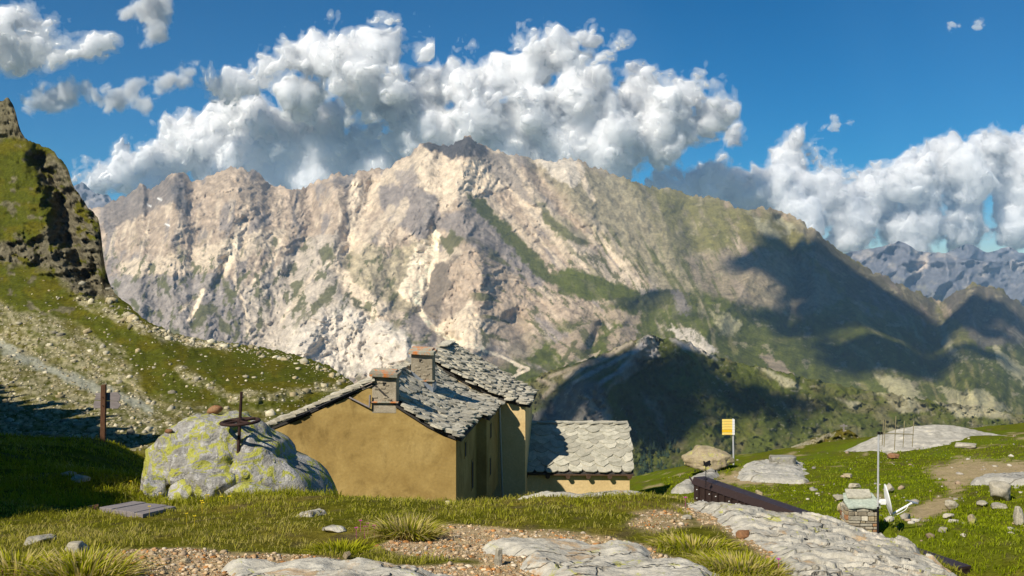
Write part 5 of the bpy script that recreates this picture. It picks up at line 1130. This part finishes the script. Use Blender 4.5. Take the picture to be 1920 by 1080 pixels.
cloud('cumulus_cloud', [(285,10,30),(295,35,26),(288,60,20),(272,80,10),(240,25,10)], 11900, CM_THIN, 'small torn cloud at the top edge left of centre', 6, **TH)
cloud('cumulus_cloud', [(65,198,18),(95,190,26),(125,178,24),(150,165,18),(180,180,14),(215,186,24),(245,172,22),(270,190,14),(305,160,20),(330,148,18),(355,133,12)], 12000, CM_THIN, 'thin veil of cloud left of the white bank', 7, **TH)
cloud('cumulus_cloud', [(1562,220,6),(1553,238,8),(1570,236,8),(1590,230,4)], 12000, CM_THIN, 'faint wisp high above the right bank', 8, voxel=12, ns=.25, shells=(12., 2., -10.))
cloud('cumulus_cloud', [(1782,54,5),(1790,48,5),(1830,50,5),(1836,42,4)], 12000, CM_THIN, 'two tiny wisps near the upper right corner', 9, voxel=12, ns=.22, shells=(10., 2., -9.))
# ------------------------------------------------------------------ clouds overhead, above the picture, that shade the valley
def surf(data, px, py):
    xs, top, bs, D, P = data; i = int(np.clip(np.searchsorted(xs, px), 0, len(xs) - 1)); t = np.clip((bs[i] - py) / (bs[i] - top[i]), 0, 1)
    d = D[int(t * (D.shape[0] - 1)), i]; return at(px, py, d), d
def shade_cloud(spots, data, up, grow, label, seed):
    lobes = []
    for px, py, r in spots:
        p, d = surf(data, px, py); c = p - np.array(LIGHT) * up
        lobes.append((HX + FPX * c[0] / c[1], HY - FPX * c[2] / c[1], grow * r * d / FPX, c))
    rg = np.random.default_rng(seed)
    cloud('cumulus_cloud', None, 0, CM_DENSE, label, seed, voxel=34, shells=(20.,), amp=.6, size=1.0, world=[(c, r) for _, _, r, c in lobes])
shade_cloud([(1440,490,34),(1490,520,44),(1560,500,36),(1600,560,44),(1520,600,56),(1450,620,40),(1640,610,48),(1710,590,44),(1790,600,50),(1860,580,46),(1590,670,36),(1900,640,40),(1690,660,34),(1235,564,10),(1740,650,36),(1820,650,36),(1540,660,40)], MASSIF_DATA, 10500, 1.75, 'overhead cloud whose shadow lies on the right shoulder of the massif', 21)
shade_cloud([(1255,668,18),(1290,690,24),(1340,698,19),(1388,716,17),(1440,742,13),(1505,772,9),(1235,712,24),(1185,738,24),(1130,758,32),(1075,770,34),(1050,805,36),(1110,820,36),(1170,820,24),(1260,735,22)], SPUR_DATA, 4200, 1.12, 'overhead cloud whose shadow lies on the valley spur', 22)

# ================================================================== LOOSE STONES
def scatter_rocks(name, P, S, mats_cols, material, label, seed, squash=.6):
    """many small stones as one body of stuff; each is a distorted icosahedron"""
    V, F = ICO[1]; rg = np.random.default_rng(seed); n = len(P); m = len(V)
    sc = S[:, None] * np.stack([rg.uniform(.7, 1.3, n), rg.uniform(.6, 1.1, n), rg.uniform(.35, .8, n) * squash / .6], -1)
    a = rg.uniform(0, 2 * np.pi, n); ca, sa = np.cos(a), np.sin(a)
    W = np.sign(V[None]) * np.abs(V[None]) ** .7 * (1 + .42 * rg.uniform(-1, 1, (n, m, 1))) * sc[:, None]
    X = W[..., 0] * ca[:, None] - W[..., 1] * sa[:, None]; Y = W[..., 0] * sa[:, None] + W[..., 1] * ca[:, None]
    Q = np.stack([X, Y, W[..., 2]], -1) + P[:, None]
    FF = (F[None] + (np.arange(n) * m)[:, None, None]).reshape(-1, 3)
    C = np.asarray(mats_cols)[rg.integers(0, len(mats_cols), n)] * rg.uniform(.7, 1.2, (n, 1)); C = np.repeat(C[:, None], m, 1)
    o = link(name, mesh_np(name, Q.reshape(-1, 3), FF, C.reshape(-1, 3), smooth=False), material); tag(o, label, kind='stuff'); return o
mat_pebble = vcol_mat('pebbles', 30., .4, .01, .5, 40., 3)
mat_block = vcol_mat('scree_blocks', 3., .4, .1, .5, 4., 3)
rg = np.random.default_rng(77)
# gravel of the worn foreground
n = 130000; y = 4.9 * (13 / 4.9) ** rg.random(n); x = (rg.uniform(-80, 2000, n) - HX) / FPX * y; gz = ground(x, y); keep = (gravel_mask(x, y, gz) * (.35 + .65 * rg.random(n))) > .42
x, y, gz = x[keep], y[keep], gz[keep]; s = .0022 + .015 * rg.random(len(x)) ** 12 + .003 * rg.random(len(x)); s = s * (1 + .3 * rg.random(len(x)))
PEB = [(.52,.37,.21), (.60,.46,.29), (.42,.26,.13), (.62,.52,.38), (.36,.27,.18), (.48,.23,.08), (.54,.41,.26)]
scatter_rocks('gravel', np.stack([x, y, gz + s * .2], -1), s, PEB, mat_pebble, 'tan and rusty gravel of the worn foreground', 5)
# stray stones in the meadow
n = 2600; y = 20 * (95 / 20) ** rg.random(n); x = (rg.uniform(1230, 1980, n) - HX) / FPX * y; w = fbm(x / 6, y / 8, 8., o=3); k_ = (rg.random(n) < sstep(-.1, .5, w) * .4 + .04); x, y = x[k_], y[k_]
gz = ground(x, y); s = (.04 + .18 * rg.random(len(x)) ** 5) * (.5 + y / 90)
scatter_rocks('meadow_stones', np.stack([x, y, gz + s * .15], -1), s, [(.42,.38,.30), (.5,.46,.38), (.40,.30,.20), (.36,.33,.28)], mat_block, 'small grey stones strewn over the right meadow', 6)
# boulder field on the western slope
xs_, top_, bs_, D_, P_ = HILL_DATA; rows_ = D_.shape[0]
n = 80000; ci = rg.integers(90, len(xs_), n); ri = rg.integers(2, int(rows_ * .93), n); pxs = xs_[ci]; pys = HY - P_[ri, ci, 2] / P_[ri, ci, 1] * FPX
m_ = scree_mask(pxs, pys); m_ = np.maximum(m_, .10 * sstep(480, 560, pys) + .05 * sstep(.3, .5, fbm(pxs / 40, pys / 20, 17., o=3))); m_ = np.where(pys < 500, m_ * .15, m_)
k_ = rg.random(n) < m_ * .42; ci, ri = ci[k_], ri[k_]; p = P_[ri, ci]; s = (.045 + .14 * rg.random(len(p)) ** 3 + .45 * rg.random(len(p)) ** 30) * (.3 + p[:, 1] / 160)
scatter_rocks('scree_boulders', p + np.stack([0 * s, 0 * s, s * .1], -1), s, [(.40,.345,.21), (.50,.44,.29), (.44,.36,.21), (.33,.30,.22), (.58,.52,.37)], mat_block, 'pale boulders strewn over the western slope', 7, .75)

# ================================================================== GRASS
def grass_mesh(P, H, W, lean, C0, C1, bend):
    n = len(P); a = RNG.uniform(0, 2 * np.pi, n); dx, dy = np.cos(a), np.sin(a); b = RNG.uniform(0, 2 * np.pi, n)
    wx, wy = np.cos(b) * W / 2, np.sin(b) * W / 2; L = lean * H
    base = P; mid = P + np.stack([dx * L * .35, dy * L * .35, H * .62], -1); tip = P + np.stack([dx * L, dy * L, H * (1 - .35 * bend)], -1); ww = np.stack([wx, wy, 0 * wx], -1)
    V = np.stack([base - ww, base + ww, mid - ww * .75, mid + ww * .75, tip], 1).reshape(-1, 3)
    F = (np.array([[0, 1, 3], [0, 3, 2], [2, 3, 4]])[None] + (np.arange(n) * 5)[:, None, None]).reshape(-1, 3)
    C = np.stack([C0, C0, (C0 + C1) / 2, (C0 + C1) / 2, C1], 1).reshape(-1, 3)
    return V, F, C
def m_grass():
    m, nt, b = mat('grass_blades'); a = nd(nt, 'ShaderNodeVertexColor', layer_name='Col'); out = nt.nodes['Material Output']
    d = nt.nodes.new('ShaderNodeBsdfDiffuse'); t = nt.nodes.new('ShaderNodeBsdfTranslucent'); mx = nt.nodes.new('ShaderNodeMixShader'); mx.inputs[0].default_value = .38
    nt.links.new(a.outputs[0], d.inputs[0]); nt.links.new(a.outputs[0], t.inputs[0]); nt.links.new(d.outputs[0], mx.inputs[1]); nt.links.new(t.outputs[0], mx.inputs[2]); nt.links.new(mx.outputs[0], out.inputs['Surface'])
    nt.nodes.remove(b); return m
MG = m_grass()
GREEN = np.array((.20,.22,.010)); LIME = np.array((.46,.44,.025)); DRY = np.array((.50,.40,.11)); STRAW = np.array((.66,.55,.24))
def sow(n, d0, d1, p0, p1, hmin, hmax, wk, label, dryness, name='grass', clear=None, lush=0.):
    y = d0 * (d1 / d0) ** RNG.random(n); x = (RNG.uniform(p0, p1, n) - HX) / FPX * y
    cl = fbm(x / .35, y / .35, 3., o=3) + .6 * fbm(x / 1.5, y / 1.5, 13., o=3)
    z = ground(x, y); gm_ = gravel_mask(x, y, z)
    keep = (gm_ < .25 + .5 * (cl > .25) * RNG.random(n)) & (RNG.random(n) < .45 + .9 * cl)
    for pl in BEDROCK:
        q = np.array(pl); kk = (x > q[:, 0].min() - .1) & (x < q[:, 0].max() + .1) & (y > q[:, 1].min() - .1) & (y < q[:, 1].max() + .1)
        if kk.any():
            sdv = np.full(n, -1.); sdv[kk] = poly_sd(x[kk], y[kk], pl); keep &= (sdv < .02 + .06 * RNG.random(n) ** 2)
    if clear is not None: keep &= clear(x, y)
    x, y, z, cl = x[keep], y[keep], z[keep], cl[keep]; m = len(x)
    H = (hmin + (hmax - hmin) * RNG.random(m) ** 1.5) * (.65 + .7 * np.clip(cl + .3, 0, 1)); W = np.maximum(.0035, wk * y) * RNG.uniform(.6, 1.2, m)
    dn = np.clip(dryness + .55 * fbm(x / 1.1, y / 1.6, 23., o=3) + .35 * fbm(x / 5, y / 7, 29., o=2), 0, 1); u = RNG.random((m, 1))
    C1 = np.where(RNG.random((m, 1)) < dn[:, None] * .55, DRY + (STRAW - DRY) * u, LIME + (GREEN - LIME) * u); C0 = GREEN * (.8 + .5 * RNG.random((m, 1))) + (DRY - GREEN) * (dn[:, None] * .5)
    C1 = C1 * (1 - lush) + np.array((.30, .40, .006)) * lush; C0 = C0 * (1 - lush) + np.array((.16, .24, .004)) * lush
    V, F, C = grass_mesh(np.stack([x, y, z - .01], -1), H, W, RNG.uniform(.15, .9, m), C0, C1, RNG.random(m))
    o = link(name, mesh_np(name, V, F, C, smooth=False), MG); tag(o, label, kind='stuff'); return o
def clear_near(x, y):
    k = ((x - BC.x) / 1.15) ** 2 + ((y - BC.y) / .75) ** 2 > 1
    hp = [(q[0], q[1]) for q in c_hatch]; sdv = poly_sd(x, y, hp); return k & (sdv < 0)
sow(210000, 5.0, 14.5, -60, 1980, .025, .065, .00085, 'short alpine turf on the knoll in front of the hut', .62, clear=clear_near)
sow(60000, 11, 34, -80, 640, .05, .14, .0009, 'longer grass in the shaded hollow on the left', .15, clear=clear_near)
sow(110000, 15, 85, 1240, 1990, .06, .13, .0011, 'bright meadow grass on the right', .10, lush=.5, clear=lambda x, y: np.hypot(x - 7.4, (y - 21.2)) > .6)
# big tussocks
def tussock(px, py, n, r, h, dry, label, tilt=0.):
    g = ground_at_px(px, py); a = RNG.uniform(0, 2 * np.pi, n); q = r * np.sqrt(RNG.random(n)); x = g[0] + q * np.cos(a); y = g[1] + q * np.sin(a)
    H = h * RNG.uniform(.5, 1.1, n); P = np.stack([x, y, ground(x, y) - .01], -1); u = RNG.random((n, 1)); drym = (RNG.random((n, 1)) < dry)
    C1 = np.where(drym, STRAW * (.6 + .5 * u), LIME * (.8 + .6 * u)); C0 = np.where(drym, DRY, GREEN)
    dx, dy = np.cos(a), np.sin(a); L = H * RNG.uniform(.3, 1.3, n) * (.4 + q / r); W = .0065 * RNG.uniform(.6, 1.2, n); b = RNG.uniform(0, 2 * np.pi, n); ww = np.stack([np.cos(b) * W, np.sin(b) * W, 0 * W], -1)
    rings = []
    for t, s_ in ((0, 1), (.35, .9), (.7, .6), (1, .08)):
        zc = H * (1.15 * t - .55 * t * t * np.clip(L / H, 0, 1.2)); c = P + np.stack([dx * L * t * t, dy * L * t * t, zc], -1); rings += [c - ww * s_, c + ww * s_]
    V = np.stack(rings, 1).reshape(-1, 3); F = (np.array([[0, 1, 3, 2], [2, 3, 5, 4], [4, 5, 7, 6]])[None] + (np.arange(n) * 8)[:, None, None]).reshape(-1, 4)
    C = np.stack([C0, C0, C0, C0, (C0 + C1) / 2, (C0 + C1) / 2, C1, C1], 1).reshape(-1, 3)
    o = link('grass_tussock', mesh_np('grass_tussock', V, F, C, smooth=False), MG); o['kind'] = 'thing'; tag(o, label, 'grass'); return o
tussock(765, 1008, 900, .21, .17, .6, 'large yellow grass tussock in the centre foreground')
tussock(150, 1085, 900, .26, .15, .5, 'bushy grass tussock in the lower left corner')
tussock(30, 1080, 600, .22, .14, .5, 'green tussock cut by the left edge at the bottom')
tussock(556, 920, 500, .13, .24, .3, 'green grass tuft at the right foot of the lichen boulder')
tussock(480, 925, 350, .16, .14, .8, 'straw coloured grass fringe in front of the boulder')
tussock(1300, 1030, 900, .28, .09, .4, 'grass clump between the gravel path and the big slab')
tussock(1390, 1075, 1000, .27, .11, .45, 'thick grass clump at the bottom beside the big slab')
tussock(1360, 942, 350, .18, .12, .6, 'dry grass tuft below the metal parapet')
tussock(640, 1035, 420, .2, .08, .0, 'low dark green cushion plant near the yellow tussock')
# small flowers
def flowers(name, pts, col, label, h):
    mb = MB(); m_ = m_plain(name + '_petal', col, .7, 0, .1)
    for px, py in pts:
        g = ground_at_px(px, py); s = .010 if g[1] < 9 else .014
        for k in range(5):
            a = k * 1.2566; mb.prism([(0, 0), (s, -s * .5), (s * 1.6, 0), (s, s * .5)], 0, .002, lambda X, Y, Z: (g[0] + X * math.cos(a) - Y * math.sin(a), g[1] + X * math.sin(a) + Y * math.cos(a), g[2] + h + Z + .4 * abs(X)))
        mb.tube((g[0], g[1], g[2]), (g[0], g[1], g[2] + h), .0015, .0015, 4)
    tag(mb.build(name, m_, None), label, kind='stuff')
flowers('yellow_flowers', [(390,945),(378,958),(430,950),(280,970),(350,985),(365,990),(415,948),(175,890),(380,962),(300,940),(245,915)], (.75,.55,.02), 'scattered small yellow flowers in the turf', .09)
flowers('pink_flowers', [(676,1000),(684,1010),(702,1008),(668,1012),(1285,950),(1460,1075),(690,1004)], (.50,.05,.30), 'small pink flowers', .08)

# ================================================================== FAR TREES in the valley below
def conifer_mesh(seed):
    rnd = random.Random(seed); mb = MB(); tiers = 7
    for t in range(tiers):
        z0 = .12 + .84 * t / tiers; r = .24 * (1 - t / tiers) ** .85 + .02; n = 9; vs = []
        for i in range(n):
            a = 2 * math.pi * i / n + rnd.uniform(-.2, .2); q = r * rnd.uniform(.6, 1.15); vs.append((q * math.cos(a), q * math.sin(a), z0 + rnd.uniform(-.05, .02)))
        vs.append((0, 0, z0 + .22)); vs.append((0, 0, z0 + .03)); mb.add(vs, [(i, (i + 1) % n, n) for i in range(n)] + [((i + 1) % n, i, n + 1) for i in range(n)])
    me = bpy.data.meshes.new('crown'); me.from_pydata(mb.v, [], mb.f); tr = MB().tube((0, 0, -.05), (0, 0, .5), .025, .012, 6); mt = bpy.data.meshes.new('trunk'); mt.from_pydata(tr.v, [], tr.f); return me, mt
mcone = m_plain('conifer_needles', (.028,.05,.02), .9, 0, .5, 3.); CONES = [conifer_mesh(s) for s in (1, 2, 3)]
for a, b in CONES: a.materials.append(mcone); b.materials.append(M['timber'])
rt = random.Random(12); spots = []
for (cx, cy_, rx, ry, n) in ((1225, 845, 22, 26, 16), (1215, 880, 22, 22, 18), (1255, 880, 30, 14, 10), (1250, 830, 20, 16, 5), (1150, 800, 60, 25, 7), (1290, 850, 20, 16, 4)):
    for _ in range(n): spots.append((cx + rt.gauss(0, rx * .6), cy_ + rt.gauss(0, ry * .6)))
for i, (px, py) in enumerate(spots):
    p, d = surf(SPUR_DATA, px, py); t = empty('conifer', p, rt.uniform(0, 6)); t.scale = (1.5, 1.5, 1.0); s = d / FPX * rt.uniform(9, 17); t.scale = (s * 1.25, s * 1.25, s)
    tag(t, 'small dark conifer on the valley slope right of the annex', 'tree', 'conifers on the valley slope')
    ca, cb = rt.choice(CONES); o = bpy.data.objects.new('crown', ca); COL.objects.link(o); o.parent = t; o = bpy.data.objects.new('trunk', cb); COL.objects.link(o); o.parent = t

# ================================================================== HAZE
hm = bpy.data.materials.new('air'); hm.use_nodes = True; hn = hm.node_tree
for q in list(hn.nodes): hn.nodes.remove(q)
ho_ = hn.nodes.new('ShaderNodeOutputMaterial'); hv = hn.nodes.new('ShaderNodeVolumePrincipled'); hv.inputs['Color'].default_value = (.42, .68, 1.0, 1); hv.inputs['Density'].default_value = 4.4e-5; hv.inputs['Anisotropy'].default_value = 0.0
hn.links.new(hv.outputs[0], ho_.inputs['Volume'])
hz = MB().box((0, 5100, 25), (17000, 12600, 1850)).build('haze', hm); tag(hz, 'thin blue mountain air', kind='stuff')
